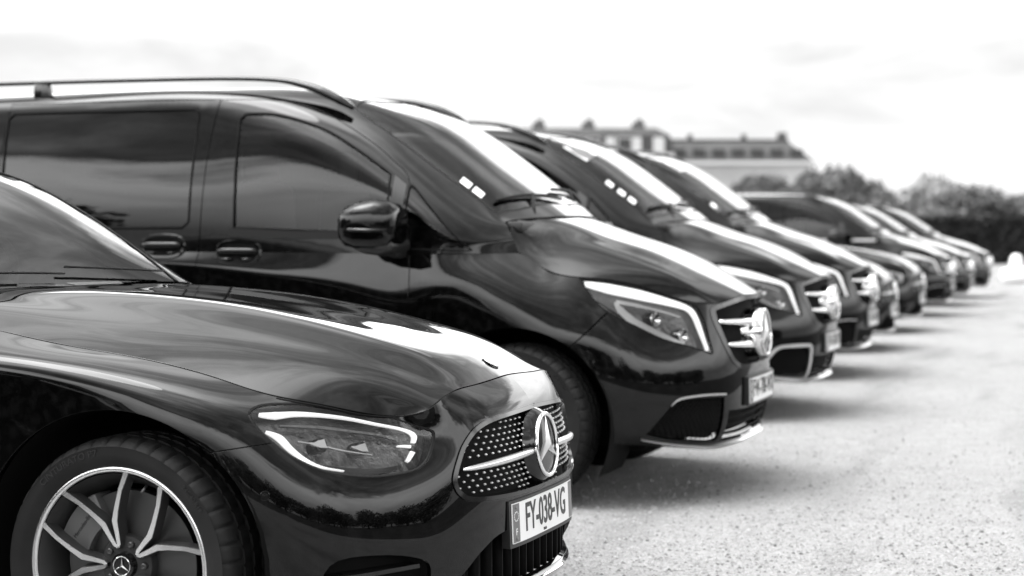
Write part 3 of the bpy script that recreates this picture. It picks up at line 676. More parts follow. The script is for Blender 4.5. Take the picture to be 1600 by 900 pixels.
    # headlamps
    for sd in (0, 1):
        lens = link('headlamp', piece_mesh('headlamp', side, res['lens'], .0, -.003, side=sd), root, M['lens']); lens['label'] = 'clear headlamp lens with white light guides inside'
        link('housing', piece_mesh('housing', side, res['lens'], .0, -.060, side=sd), lens, M['lampd'])
        # bowl wall between lens and housing
        Pa, na = side.ev(hl[:, 0], hl[:, 1]); m = len(hl); V = np.concatenate([Pa - na * .004, Pa - na * .062]); F = [(i, (i + 1) % m, m + (i + 1) % m, m + i) for i in range(m)]
        if sd: V = V * (1, -1, 1)
        link('bezel', mesh('bezel', V, F), lens, M['gloss'])
        V, F = surf_strip(side, np.concatenate([offset(hl, .001), offset(hl, .001)[:1]]), .011, -.0012, .006, sd); link('seal', mesh('seal', V, F), lens, M['trim'])
        ga = side.inv([(-.158, -.516, .726), (-.470, -.750, .772)])[:, 0]; V, F = surf_strip(side, np.stack([np.linspace(ga[0], ga[1], 40), np.full(40, side.v1 - .0055)], 1), np.interp(np.linspace(0, 1, 40), [0, .15, 1], [.009, .0105, .006]), .0009, .004, sd); link('lamp_gap', mesh('lamp_gap', V, F), lens, M['void'])
        def strip(pts, w, off, th, m_, nm):
            l = side.inv(smooth_poly(pts, 5, closed=False)); V, F = surf_strip(side, l, w if np.isscalar(w) else np.interp(np.linspace(0, 1, len(l)), np.linspace(0, 1, len(w)), w), off, th, sd)
            link(nm, sharp(mesh(nm, V, F)), lens, M[m_])
        for nm, pts, w, off, m_ in SEDAN_LAMP: strip(pts, w, off, .008, m_, nm)
        for c3 in SEDAN_PROJ:
            u = side.inv([c3]); p, n_ = side.ev(u[:, 0], u[:, 1]); p = p[0] - n_[0] * .030
            f = Vector((n_[0][0] + .8, n_[0][1], n_[0][2])).normalized(); q = f.to_track_quat('-Y', 'Z').to_matrix()
            V, F = lathe([(.0, .004), (.012, .0), (.015, -.004), (.017, -.008), (.019, -.006), (.020, .03)], 24)
            V = [np.array(q @ Vector(v)) + p for v in V]
            if sd: V = [v * (1, -1, 1) for v in V]
            link('projector', sharp(mesh('projector', V, F)), lens, M['lampd'])
    # grille
    grb = trim(side, [], [('grille', gr, 0)], step=.03)['grille']
    gp = link('grille', piece_mesh('grille', side, grb, 0, -.030, side=2), root, M['void'])
    grl = gr[(gr[:, 0] > side.u0 + .0005)]; grl = np.concatenate([[[side.u0, grl[0, 1]]], grl, [[side.u0, grl[-1, 1]]]])
    for sd in (0, 1):
        V, F = surf_strip(side, densify(grl, .015, False), .012, .004, .034, sd); link('grille_frame', sharp(mesh('grille_frame', V, F), 40), gp, M['gloss'])
        V, F = surf_strip(side, densify(offset(grl, .0075), .015, False), .0022, .0045, .003, sd); link('grille_edge', sharp(mesh('grille_edge', V, F), 40), gp, M['gloss'])
    dots = []
    grin = offset(gr, -.012)
    ys = 0.0
    row = 0
    cand = []
    for z in np.arange(.486, .695, .0160):
        row += 1
        if abs(z - .578) < .012: continue
        for y in np.arange(-.475, .001, .033):
            yy = y + (.0165 if row % 2 else 0)
            if (abs(yy) < .07 and abs(z - .585) < .10) or yy > -.01: continue
            cand.append((yy, z))
    uvp = side.inv(cand, 'yz', front); uvp = uvp[inpoly(uvp, grin)]; P_, n_ = side.ev(uvp[:, 0], uvp[:, 1]); dots = list(P_ - n_ * .014)
    dv = []; nn = 7
    for p in dots:
        for s_ in (1, -1):
            c = p * (1, s_, 1)
            V = [c + np.array((.0045, 0, 0))] + [c + np.array((0, .0048 * math.cos(a), .0037 * math.sin(a))) for a in np.linspace(0, 2 * math.pi, nn, endpoint=False)] + [c + np.array((-.005, .002 * math.cos(a), .002 * math.sin(a))) for a in np.linspace(0, 2 * math.pi, nn, endpoint=False)]
            dv.append((V, [(0, 1 + k, 1 + (k + 1) % nn) for k in range(nn)] + [(1 + k, 1 + nn + k, 1 + nn + (k + 1) % nn, 1 + (k + 1) % nn) for k in range(nn)]))
    o = link('grille_studs', mesh('grille_studs', *join(dv)), gp, M['stud']); o['kind'] = 'stuff'
    for s_ in (-1, 1):
        T = np.linspace(.085, .452, 16); A = []
        for t in T:
            u = side.inv([(-t, .579 - .012 * (t / .45) ** 2)], 'yz', front); p, n_ = side.ev(u[:, 0], u[:, 1]); A.append((p[0] + n_[0] * .002) * (1, -s_, 1))
        V, F = tube(A, np.interp(T, [.085, .30, .42, .452], [.0105, .0105, .008, .003]), 10, flat=(1.0, 1.0)); link('grille_bar', mesh('grille_bar', V, F), gp, M['satin'])
    # star in the grille
    q = Matrix.Rotation(R(90), 3, 'Z') @ Matrix.Rotation(R(0), 3, 'X')
    def facing(V, c, tilt): # -Y facing raw mesh -> +X facing, leaned back by tilt
        out = []
        for x, y, z in V:
            X, Y, Z = -y, -x * -1, z
            X2 = X * math.cos(tilt) - Z * math.sin(tilt); Z2 = X * math.sin(tilt) + Z * math.cos(tilt)
            out.append((c[0] + X2, c[1] + Y, c[2] + Z2))
        return out
    c = (.012, 0, .588); rg, stv = star_parts(.088, depth=.014, tube_r=.075)
    dm = disc(.088, .004, 48, .004); em = link('star_emblem', mesh('star_emblem', facing(dm[0], c, .10), dm[1]), root, M['gloss'])
    link('ring', mesh('ring', facing(rg[0], c, .10), rg[1]), em, M['chrome']); link('star', sharp(mesh('star', facing(stv[0], c, .10), stv[1], smooth=False)), em, M['satin'])
    V, F = lathe([(.086, .0), (.092, .003), (.104, .018), (.112, .034)], 40); link('star_boss', mesh('star_boss', facing(V, c, .10), F), em, M['gloss'])
    # badge on the bonnet tip
    hu = hood.inv([(-.160, 0.0)], 'xy'); hp, hn = hood.ev(hu[:, 0], hu[:, 1]); c = tuple(hp[0] + hn[0] * .004); tl = math.atan2(hn[0][2], hn[0][0]); rg, stv = star_parts(.026, depth=.003, tube_r=.08); dm = disc(.0265, 0, 32, .0015)
    em = link('bonnet_badge', mesh('bonnet_badge', facing(dm[0], c, tl), dm[1]), root, M['satin']); link('star', mesh('star', facing(join([rg, stv])[0], c, tl), join([rg, stv])[1]), em, M['chrome'])
    # lower intake with upright slats, chrome lip
    itb = trim(side, [], [('intake', it, 0)], step=.04)['intake']
    ip = link('air_intake', piece_mesh('air_intake', side, itb, 0, -.07, side=2), root, M['void'])
    for y in np.arange(-.48, .49, .06):
        u = side.inv([(-abs(y), .30)], 'yz', front); p, n_ = side.ev(u[:, 0], u[:, 1]); zt = np.interp(abs(y), [0, .27, .38, .455, .52], [.385, .382, .35, .296, .24])
        link('slat', mesh('slat', *box((p[0][0] - .045, y, (zt + .214) / 2), (.03, .010, zt - .214))), ip, M['void'])
    for sd in (0, 1):
        l = [(0, .196), (.2, .196), (.42, .198), (.52, .204), (.60, .215), (.68, .224)]
        lu = side.inv([(-a, b) for a, b in smooth_poly(l, 5, closed=False)], 'yz', front); lu[0, 0] = side.u0
        V, F = surf_strip(side, lu, np.interp(np.linspace(0, 1, len(lu)), [0, .7, 1], [.026, .024, .008]), .012, .014, sd); link('lip_trim', sharp(mesh('lip_trim', V, F), 40), root, M['chrome'])
        cb = trim(side, [], [('c', ci, 0)], step=.04)['c']; cp = link('corner_vent', piece_mesh('corner_vent', side, cb, 0, -.045, side=sd), root, M['void'])
        for zz in (.275, .325):
            fu = side.inv([(-.60, zz + .008), (-.68, zz + .004), (-.76, zz - .004), (-.80, zz - .012)], 'yz', front); V, F = surf_strip(side, densify(fu, .02, False), .012, -.002, .05, sd); link('fin', sharp(mesh('fin', V, F)), cp, M['gloss'])
        su = side.inv([(-.443, -.864, .537)]); p, n_ = side.ev(su[:, 0], su[:, 1]); qm = Vector(n_[0]).to_track_quat('-Y', 'Z').to_matrix()
        V, F = lathe([(0, -.001), (.0085, -.0012), (.0092, .002), (.0105, .002), (.0112, -.0018), (.0122, -.0015), (.0126, .002)], 24); V = [(np.array(qm @ Vector(v)) + p[0]) * (1, -1 if sd else 1, 1) for v in V]
        link('parking_sensor', sharp(mesh('parking_sensor', V, F)), root, M['gloss'])
    # plate
    zb = .396
    def place(t, dz, out):
        u = side.inv([(-abs(t), zb)], 'yz', front); p, n_ = side.ev(u[:, 0], u[:, 1]); n2 = np.array([n_[0][0], n_[0][1], 0]); n2 /= np.linalg.norm(n2); k = -1 if t > 0 else 1
        q_ = p[0] + n2 * (out + .004); return (q_[0] - .04 * dz, q_[1] * k if abs(t) > 1e-9 else 0.0, zb + dz)
    cache = {}
    def place_c(t, dz, out):
        # plan curve sampled once
        if 'T' not in cache:
            T = np.linspace(-.30, .30, 41); cache['T'] = T; cache['A'] = np.array([place(t_, 0, 0) for t_ in T]); cache['B'] = np.array([place(t_, 0, .01) for t_ in T])
        T = cache['T']; a = np.array([np.interp(t, T, cache['A'][:, i]) for i in range(3)]); b_ = np.array([np.interp(t, T, cache['B'][:, i]) for i in range(3)])
        q_ = a + (b_ - a) * out / .01; return (q_[0] - .04 * dz, q_[1], zb + dz)
    plate(root, place_c, plate_text, small)
    # wheels, wheel housings, underside, cabin
    for x in (-.85, -3.79):
        for sd in (0, 1):
            make_wheel(root, (x, (.792 if sd else -.792), .336), sd)
            V = []; F = []; A = np.linspace(R(-30), R(210), 28); n_ = len(A); s_ = 1 if sd else -1
            for y in (.905 if False else .885, .50): V += [(x + .418 * math.cos(a), s_ * y, .336 + .418 * math.sin(a)) for a in A]
            F = [(i, i + 1, n_ + i + 1, n_ + i) for i in range(n_ - 1)] + [tuple(range(n_, 2 * n_))]
            link('wheel_arch_liner', mesh('wheel_arch_liner', V, F), root, M['void'])
    link('underbody', bevelled('underbody', box((-2.45, 0, .26), (4.3, 1.0, .16)), .03), root, M['void'])
    link('engine_bay', bevelled('engine_bay', box((-.80, 0, .50), (1.2, .95, .36)), .05), root, M['void'])
    link('dashboard', bevelled('dashboard', box((-1.86, 0, .90), (.50, 1.36, .20)), .05, 4), root, M['cabin'])
    link('cabin_floor', bevelled('cabin_floor', box((-2.7, 0, .42), (2.3, 1.5, .10)), .03), root, M['void'])
    A = [(-2.20 + .05 * math.cos(a), .38 + .185 * math.sin(a), 1.0 + .175 * math.cos(a)) for a in np.linspace(0, 2 * math.pi, 36, endpoint=False)]
    sw_ = link('steering_wheel', mesh('steering_wheel', *tube(A, .016, 8, closed=True, up=(1, 0, 0))), root, M['cabin'])
    link('hub', bevelled('hub', box((-2.18, .38, .99), (.06, .30, .07)), .02), sw_, M['cabin'])
    for y in (-.38, .38):
        for x in (-2.55, -3.45):
            s0 = link('seat', bevelled('seat', box((x, y, .56), (.52, .52, .18)), .06, 4), root, M['seat'])
            link('backrest', bevelled('backrest', box((x - .30, y, .86), (.18, .50, .62), taper=.86), .06, 4), s0, M['seat']); link('headrest', bevelled('headrest', box((x - .34, y, 1.245), (.10, .26, .15)), .04, 4), s0, M['seat'])
    # door mirrors
    for sd in (0, 1):
        s_ = 1 if sd else -1
        V, F = loft([(-1.93, s_ * .985, 1.015, .0, .085, .06), (-1.955, s_ * .985, 1.015, .0, .112, .076), (-2.01, s_ * .985, 1.015, .0, .120, .080), (-2.06, s_ * .985, 1.015, 0, .112, .075)])
        mo = link('door_mirror', sharp(mesh('door_mirror', V, F), 50), root, M['paint']); link('mirror_arm', bevelled('mirror_arm', box((-2.00, s_ * .86, .965), (.09, .16, .035)), .012), mo, M['gloss'])
    return root
def loft(secs, n=20, p=2.8):
    """superellipse sections (x, y, z, _, half width in y, half height) along x"""
    V = []; F = []
    for x, y, z, _, a, b in secs:
        for k in range(n):
            t = 2 * math.pi * k / n; c, s_ = math.cos(t), math.sin(t)
            V.append((x, y + a * math.copysign(abs(c) ** (2 / p), c), z + b * math.copysign(abs(s_) ** (2 / p), s_)))
    m = len(secs)
    for i in range(m - 1):
        for k in range(n): F.append((i * n + k, i * n + (k + 1) % n, (i + 1) * n + (k + 1) % n, (i + 1) * n + k))
    F += [tuple(range(n))[::-1], tuple((m - 1) * n + k for k in range(n))]
    return V, F
SEDAN_LAMP = [
 ('light_guide', [(-.484,-.812,.742),(-.452,-.785,.738),(-.416,-.744,.738),(-.358,-.688,.730),(-.300,-.630,.716),(-.235,-.585,.697),(-.186,-.547,.678),(-.170,-.536,.664),(-.170,-.542,.648)], [.010,.028,.019,.013,.012,.012,.012,.015,.012], -.010, 'led'),
 ('light_guide', [(-.457,-.826,.698),(-.427,-.810,.682),(-.403,-.803,.657),(-.374,-.793,.633),(-.343,-.776,.613),(-.315,-.755,.603),(-.283,-.727,.595)], [.008,.024,.021,.017,.012,.005,.003], -.012, 'led'),
 ('light_hook', [(-.200,-.580,.643),(-.187,-.566,.642),(-.172,-.551,.640)], [.004,.008,.010], -.010, 'led'),
 ('light_hook', [(-.166,-.552,.627),(-.169,-.563,.616),(-.173,-.575,.604)], [.014,.013,.010], -.010, 'led'),
 ('lamp_block', [(-.366,-.758,.667),(-.356,-.748,.663),(-.346,-.738,.663),(-.334,-.726,.664)], [.003,.012,.026,.031], -.016, 'satin'),
 ('lamp_block', [(-.286,-.676,.651),(-.276,-.666,.648),(-.266,-.656,.647),(-.255,-.645,.648)], [.003,.012,.026,.031], -.016, 'satin'),
 ('lamp_rod', [(-.387,-.778,.674),(-.348,-.743,.664),(-.297,-.698,.646),(-.239,-.640,.630)], [.003,.004,.004,.003], -.020, 'satin'),
 ('lamp_shelf', [(-.430,-.795,.640),(-.360,-.760,.610),(-.290,-.705,.596),(-.225,-.640,.592),(-.175,-.580,.602)], [.010,.022,.026,.022,.010], -.040, 'gloss'),
 ('lamp_brow', [(-.440,-.775,.715),(-.350,-.690,.705),(-.260,-.605,.682),(-.200,-.560,.660)], [.008,.014,.014,.008], -.035, 'lampd')]
SEDAN_PROJ = [(-.341,-.733,.664),(-.263,-.653,.648)]

# ================================================================ passenger van (front at x = 0, right side at y < 0)
def van_surfs():
    cols = [
     [(-.060,0,.225),(-.012,0,.300),(.000,0,.420),(.000,0,.520),(-.003,0,.620),(-.008,0,.720),(-.014,0,.820),(-.021,0,.904)],
     [(-.068,.26,.225),(-.020,.26,.300),(-.008,.26,.420),(-.008,.26,.520),(-.014,.26,.620),(-.023,.26,.720),(-.036,.26,.815),(-.055,.26,.895)],
     [(-.120,.45,.225),(-.075,.45,.305),(-.055,.45,.420),(-.053,.45,.520),(-.064,.45,.620),(-.088,.45,.715),(-.112,.45,.800),(-.134,.450,.871)],
     [(-.205,.575,.240),(-.160,.580,.315),(-.138,.585,.425),(-.135,.585,.525),(-.148,.583,.622),(-.182,.580,.720),(-.226,.577,.815),(-.265,.574,.904)],
     [(-.335,.705,.262),(-.280,.712,.330),(-.252,.718,.432),(-.248,.718,.532),(-.264,.714,.632),(-.302,.702,.735),(-.352,.686,.846),(-.400,.668,.957)],
     [(-.480,.832,.275),(-.440,.842,.345),(-.420,.850,.445),(-.416,.852,.545),(-.430,.850,.645),(-.466,.844,.752),(-.534,.828,.876),(-.600,.785,.992)],
     [(-.665,.895,.272),(-.645,.907,.352),(-.634,.915,.460),(-.632,.919,.560),(-.640,.921,.662),(-.664,.919,.772),(-.714,.888,.902),(-.762,.815,1.018)],
     [(-.900,.928,.262),(-.900,.938,.358),(-.900,.945,.475),(-.900,.949,.575),(-.900,.957,.675),(-.900,.958,.775),(-.900,.934,.930),(-.902,.805,1.098)],
     [(-1.120,.932,.245),(-1.120,.945,.358),(-1.120,.951,.475),(-1.120,.954,.575),(-1.120,.956,.690),(-1.120,.959,.808),(-1.120,.956,.960),(-1.110,.907,1.096)],
     [(-1.360,.934,.235),(-1.360,.947,.358),(-1.360,.953,.475),(-1.360,.956,.590),(-1.360,.957,.735),(-1.360,.960,.848),(-1.360,.962,.900),(-1.360,.931,1.097)],
     [(-1.650,.935,.230),(-1.650,.948,.358),(-1.650,.954,.480),(-1.650,.957,.620),(-1.650,.957,.780),(-1.650,.960,.898),(-1.650,.963,.945),(-1.650,.935,1.098)],
     [(-2.050,.935,.230),(-2.050,.948,.358),(-2.050,.954,.490),(-2.050,.957,.650),(-2.050,.957,.840),(-2.050,.960,.962),(-2.050,.963,1.005),(-2.050,.937,1.099)],
     [(-2.450,.935,.230),(-2.450,.948,.358),(-2.450,.954,.495),(-2.450,.957,.660),(-2.450,.957,.880),(-2.450,.960,1.012),(-2.450,.961,1.045),(-2.450,.938,1.100)],
     [(-3.300,.935,.230),(-3.300,.948,.358),(-3.300,.954,.495),(-3.300,.957,.660),(-3.300,.957,.890),(-3.300,.960,1.020),(-3.300,.960,1.052),(-3.300,.938,1.100)],
     [(-4.200,.932,.235),(-4.200,.945,.360),(-4.200,.951,.495),(-4.200,.954,.660),(-4.200,.954,.890),(-4.200,.956,1.020),(-4.200,.956,1.052),(-4.200,.935,1.100)],
     [(-4.850,.905,.260),(-4.850,.918,.370),(-4.850,.925,.495),(-4.850,.928,.660),(-4.850,.928,.890),(-4.850,.930,1.020),(-4.850,.930,1.052),(-4.850,.918,1.100)],
     [(-5.090,.840,.280),(-5.100,.855,.380),(-5.105,.862,.495),(-5.108,.865,.660),(-5.105,.865,.890),(-5.100,.866,1.020),(-5.098,.866,1.052),(-5.095,.858,1.100)]]
    side = Surf(np.array(cols).transpose(1, 0, 2), mu0=True)
    hc = [
     [(-.992,.733,1.234),(-.972,.690,1.240),(-.955,.600,1.247),(-.935,.45,1.255),(-.912,.30,1.262),(-.895,0,1.268)],
     [(-.904,.802,1.100),(-.882,.722,1.142),(-.862,.600,1.174),(-.838,.45,1.206),(-.822,.30,1.229),(-.812,0,1.237)],
     [(-.762,.814,1.020),(-.727,.716,1.080),(-.702,.595,1.126),(-.676,.45,1.154),(-.660,.30,1.174),(-.650,0,1.182)],
     [(-.600,.783,.994),(-.556,.690,1.040),(-.531,.580,1.080),(-.506,.44,1.102),(-.486,.29,1.120),(-.476,0,1.128)],
     [(-.400,.666,.959),(-.366,.610,.993),(-.346,.545,1.020),(-.326,.42,1.036),(-.306,.28,1.047),(-.296,0,1.054)],
     [(-.265,.572,.906),(-.241,.540,.936),(-.222,.500,.957),(-.202,.39,.970),(-.182,.26,.980),(-.167,0,.987)],
     [(-.140,.455,.873),(-.132,.440,.878),(-.124,.420,.882),(-.096,.33,.890),(-.064,.22,.898),(-.028,0,.907)]]
    hood = Surf(np.array(snap_hood(hc, side)).transpose(1, 0, 2), mv1=True)
    def gcol(x, r0, r1, r2, r3, r4, r5, r6, dx=(0, 0, 0, 0, 0, 0, 0)):
        return [(x + d, w, z) for d, (w, z) in zip(dx, (r0, r1, r2, r3, r4, r5, r6))]
    gc = [
     [(-.904,.805,1.100),(-.930,.792,1.150),(-.955,.778,1.190),(-.975,.758,1.220),(-.995,.725,1.240),(-.920,.40,1.262),(-.885,0,1.272)],
     gcol(-1.12, (.909,1.098), (.910,1.145), (.893,1.195), (.856,1.242), (.735,1.322), (.42,1.392), (0,1.408), (.01,0,0,0,-.005,.04,.06)),
     gcol(-1.37, (.931,1.098), (.922,1.215), (.898,1.355), (.850,1.420), (.716,1.505), (.42,1.580), (0,1.596), (0,0,0,0,0,.04,.055)),
     gcol(-1.63, (.935,1.099), (.919,1.270), (.862,1.535), (.814,1.602), (.692,1.686), (.42,1.748), (0,1.766), (0,0,0,0,0,.03,.045)),
     gcol(-1.93, (.937,1.100), (.920,1.300), (.838,1.680), (.793,1.740), (.685,1.813), (.42,1.846), (0,1.855)),
     gcol(-2.35, (.938,1.101), (.922,1.320), (.832,1.737), (.796,1.814), (.705,1.862), (.42,1.884), (0,1.890)),
     gcol(-3.20, (.938,1.101), (.922,1.325), (.834,1.742), (.800,1.820), (.705,1.868), (.42,1.890), (0,1.896)),
     gcol(-4.20, (.935,1.101), (.920,1.325), (.834,1.742), (.800,1.820), (.705,1.866), (.42,1.886), (0,1.892)),
     gcol(-4.85, (.918,1.101), (.900,1.320), (.820,1.730), (.787,1.806), (.690,1.850), (.42,1.870), (0,1.876)),
     gcol(-5.06, (.858,1.101), (.842,1.320), (.775,1.700), (.745,1.770), (.650,1.805), (.40,1.820), (0,1.825), (-.035,-.02,.02,.04,.06,.06,.06))]
    gh = Surf(np.array(gc).transpose(1, 0, 2), mv1=True)
    return side, hood, gh
VAN_HL = [(-.628,-.797,.990),(-.558,-.823,.907),(-.488,-.815,.844),(-.382,-.756,.784),(-.271,-.677,.722),(-.188,-.601,.694),(-.107,-.513,.655),(-.103,-.500,.664),(-.119,-.496,.715),(-.150,-.492,.815),(-.178,-.505,.866),(-.245,-.559,.894),(-.379,-.654,.947),(-.511,-.739,.978)]
def make_van():
    side, hood, gh = van_surfs()
    root = link('passenger_van', None)
    flank = lambda P: (np.abs(P[:, 1]) < .72) * 100.0
    front = lambda P: (P[:, 0] < -1.0) * 100.0
    hl = side.inv(smooth_poly(VAN_HL, 3, corner=[0, 6, 10])); hl[:, 1] = np.minimum(hl[:, 1], side.v1 - .004)
    def fpoly(pts, corner=None):
        s_ = smooth_poly(pts, 4, corner=corner); q = side.inv(s_, 'yz', front); q[:, 0] = np.where(s_[:, 0] >= -.003, side.u0 - .01, q[:, 0]); return q
    gr = fpoly([(.03,.888),(-.20,.882),(-.40,.852),(-.432,.825),(-.418,.740),(-.388,.655),(-.345,.610),(-.25,.592),(.03,.586)], [0, 8])
    fg = fpoly([(-.46,.462),(-.58,.464),(-.685,.455),(-.735,.380),(-.755,.315),(-.66,.285),(-.50,.262),(-.455,.270)], [0, 4, 7])
    it = fpoly([(.03,.400),(-.30,.398),(-.425,.400),(-.430,.262),(.03,.255)], [0, 2, 3, 4])
    arc = lambda cx, cz, r_: side.inv([(cx + r_ * math.cos(a), cz + r_ * math.sin(a)) for a in np.linspace(R(-30), R(210), 60)], 'xz', flank)
    wa = arc(-.885, .355, .425); wb = arc(-4.095, .355, .425)
    for q in (wa, wb): q[0, 1] = q[-1, 1] = side.v0 - .01
    def full(s, pts, hw=.0026):
        l = s.inv(smooth_poly(pts, 5, closed=False), 'xz', flank); l[0, 1] = s.v0 - .01; l[-1, 1] = s.v1 + .01 if s is side else l[-1, 1]; return ribbon(l, hw)
    door_f = [(-1.365,.20),(-1.362,.60),(-1.364,.875),(-1.372,1.10)]; door_s = [(-2.440,.20),(-2.440,.70),(-2.428,1.06),(-2.425,1.11)]; door_r = [(-3.560,.20),(-3.560,.70),(-3.556,1.11)]
    spl = ribbon(densify(side.inv(smooth_poly([(-.64,-.93,.690),(-.617,-.93,.709),(-.56,-.90,.765),(-.499,-.82,.838),(-.48,-.81,.855)], 5, closed=False)), .02, False), .0026)
    res = trim(side, [gr, fg, it, wa, wb, spl, full(side, door_f), full(side, door_s), full(side, door_r)], [('lens', hl, .004)], step=.026)
    doors = {}
    for k, uvt in [(k, v) for k, v in res.items() if k.startswith('rest') and len(v[1]) > 12]:
        c_ = uvt[0][uvt[1]].mean(1); P, _ = side.ev(c_[:, 0], c_[:, 1]); cx = P[:, 0].mean()
        nm = 'front_bumper' if cx > -.52 else 'front_wing' if cx > -1.36 else 'front_door' if cx > -2.43 else 'sliding_door' if cx > -3.55 else 'rear_panel'
        if nm == 'front_bumper': link(nm, piece_mesh(nm, side, uvt, .018, side=2), root, M['paint'])
        else:
            for sd in (0, 1): doors[(nm, sd)] = link(nm, piece_mesh(nm, side, uvt, .018, side=sd), root, M['paint'])
    h = trim(hood, step=.026, lim=(hood.u0 + .005, hood.u1 - .006, hood.v0 + .008, hood.v1)); link('bonnet', piece_mesh('bonnet', hood, h['rest0'], .016, side=2), root, M['paint'])
    # greenhouse openings
    WS = [(-.945,.02),(-.985,-.45),(-1.045,-.705),(-1.335,-.715),(-1.600,-.700),(-1.735,-.672),(-1.765,-.62),(-1.790,-.40),(-1.80,.02)]
    sw = smooth_poly(WS, 5, corner=[0, 2, 8]); ws = gh.inv(sw, 'xy', lambda P: (P[:, 0] < -2.2) * 100.0); ws[:, 1] = np.where(sw[:, 1] > -.003, gh.v1 + .01, ws[:, 1])
    sv = lambda pts, c: gh.inv(smooth_poly(pts, 4, corner=c), 'xz', flank)
    tri = sv([(-1.392,1.118),(-1.392,1.385),(-1.378,1.396),(-1.30,1.318),(-1.150,1.165),(-1.095,1.117),(-1.12,1.110)], [0, 1, 5])
    w1 = sv([(-2.245,1.210),(-2.262,1.715),(-2.235,1.738),(-2.10,1.735),(-1.95,1.700),(-1.80,1.645),(-1.628,1.545),(-1.485,1.450),(-1.478,1.190),(-1.52,1.186)], [0, 1, 2, 7, 8])
    w2 = sv([(-3.515,1.225),(-3.535,1.740),(-3.505,1.768),(-2.50,1.768),(-2.475,1.745),(-2.482,1.240),(-2.515,1.212),(-3.48,1.208)], list(range(8)))
    w3 = sv([(-4.62,1.24),(-4.60,1.735),(-4.55,1.76),(-3.64,1.765),(-3.61,1.74),(-3.60,1.24),(-3.63,1.21),(-4.58,1.215)], list(range(8)))
    def seam(pts, top):
        l = gh.inv(smooth_poly(pts, 5, closed=False), 'xz', flank); l[0, 1] = gh.v0 - .01; return ribbon(l, .0026)
    cuts = [seam([(-1.372,1.09),(-1.395,1.20),(-1.396,1.412),(-1.50,1.520),(-1.628,1.612),(-1.80,1.710),(-1.95,1.770),(-2.10,1.800),(-2.25,1.808),(-2.385,1.808)], 0),
            seam([(-2.425,1.09),(-2.410,1.50),(-2.392,1.70),(-2.380,1.812)], 0), seam([(-3.556,1.09),(-3.548,1.50),(-3.535,1.815)], 0), ribbon(gh.inv(smooth_poly([(-2.385,1.811),(-2.8,1.813),(-3.2,1.813),(-3.535,1.813)], 5, closed=False), 'xz', flank), .0026)]
    g = trim(gh, cuts, [('windscreen', ws, .005), ('quarter_glass', tri, .005), ('door_glass', w1, .005), ('sliding_glass', w2, .005), ('rear_glass', w3, .005)], step=.032)
    glasses = {}
    for k, uvt in g.items():
        if k == 'windscreen': glasses[k] = link(k, piece_mesh(k, gh, uvt, 0, -.003, side=2), root, M['wind'])
        elif k.endswith('glass'):
            for sd in (0, 1):
                par = {'door_glass': doors.get(('front_door', sd)), 'sliding_glass': doors.get(('sliding_door', sd))}.get(k) or root
                link('side_window', piece_mesh('side_window', gh, uvt, 0, -.004, side=sd), par, M['clear'] if k in ('door_glass', 'quarter_glass') else M['priv'])
        elif len(uvt[1]) > 12:
            c_ = uvt[0][uvt[1]].mean(1); P, _ = gh.ev(c_[:, 0], c_[:, 1]); cx = P[:, 0].mean(); top_ = P[:, 2].max() > 1.83
            nm = 'roof' if top_ else 'door_frame'
            if top_: link(nm, piece_mesh(nm, gh, uvt, .018, side=2), root, M['paint'])
            else:
                for sd in (0, 1):
                    par = doors.get(('front_door' if cx > -2.43 else 'sliding_door' if cx > -3.55 else 'rear_panel', sd)) or root
                    link(nm, piece_mesh(nm, gh, uvt, .018, side=sd), par, M['paint'])
    for sd in (0, 1):
        for q in (w1, w2, w3, tri):
            V, F = surf_strip(gh, np.concatenate([q, q[:1]]), .012, .001, .005, sd); link('window_seal', mesh('window_seal', V, F), root, M['void'])
        e = ws[ws[:, 1] < gh.v1 - .02]; V, F = surf_strip(gh, e, .012, .0005, .004, sd); link('windscreen_seal', mesh('windscreen_seal', V, F), root, M['trim'])
        # window ledge trim under the door glass, divider post
        l = gh.inv([(-2.27,1.190),(-1.9,1.178),(-1.46,1.168)], 'xz', flank); V, F = surf_strip(gh, densify(l, .03, False), .030, .006, .010, sd); link('ledge_trim', sharp(mesh('ledge_trim', V, F)), doors[('front_door', sd)], M['trim'])
        l = gh.inv([(-1.436,1.17),(-1.436,1.425)], 'xz', flank); V, F = surf_strip(gh, densify(l, .03, False), .070, .002, .010, sd); link('window_post', sharp(mesh('window_post', V, F)), doors[('front_door', sd)], M['plastic'])
        # roof rail
        s_ = 1 if sd else -1
        rl = [(-1.735,1.762,.020),(-1.80,1.798,.034),(-1.88,1.836,.036),(-1.972,1.868,.028),(-2.117,1.898,.019),(-2.41,1.914,.0175),(-3.0,1.920,.0175),(-3.66,1.921,.0175),(-4.3,1.916,.0175),(-4.6,1.905,.019),(-4.78,1.880,.024),(-4.86,1.850,.030)]
        rs = smooth_poly([(a, b) for a, b, _ in rl], 5, closed=False); rd = np.interp(-rs[:, 0], [-a for a, _, _ in rl], [c for _, _, c in rl])
        ro = link('roof_rail', mesh('roof_rail', *tube([(a, s_ * .735, b) for a, b in rs], rd, 10, flat=(.9, .62))), root, M['satin' if False else 'gloss'])
        for fx in (-3.40, -4.72):
            zt = np.interp(-fx, -rs[:, 0], rs[:, 1]); V, F = box((fx, s_ * .735, (zt + 1.82) / 2), (.10, .036, zt - 1.80), taper=.8); link('rail_foot', bevelled('rail_foot', (V, F), .008), ro, M['gloss'])
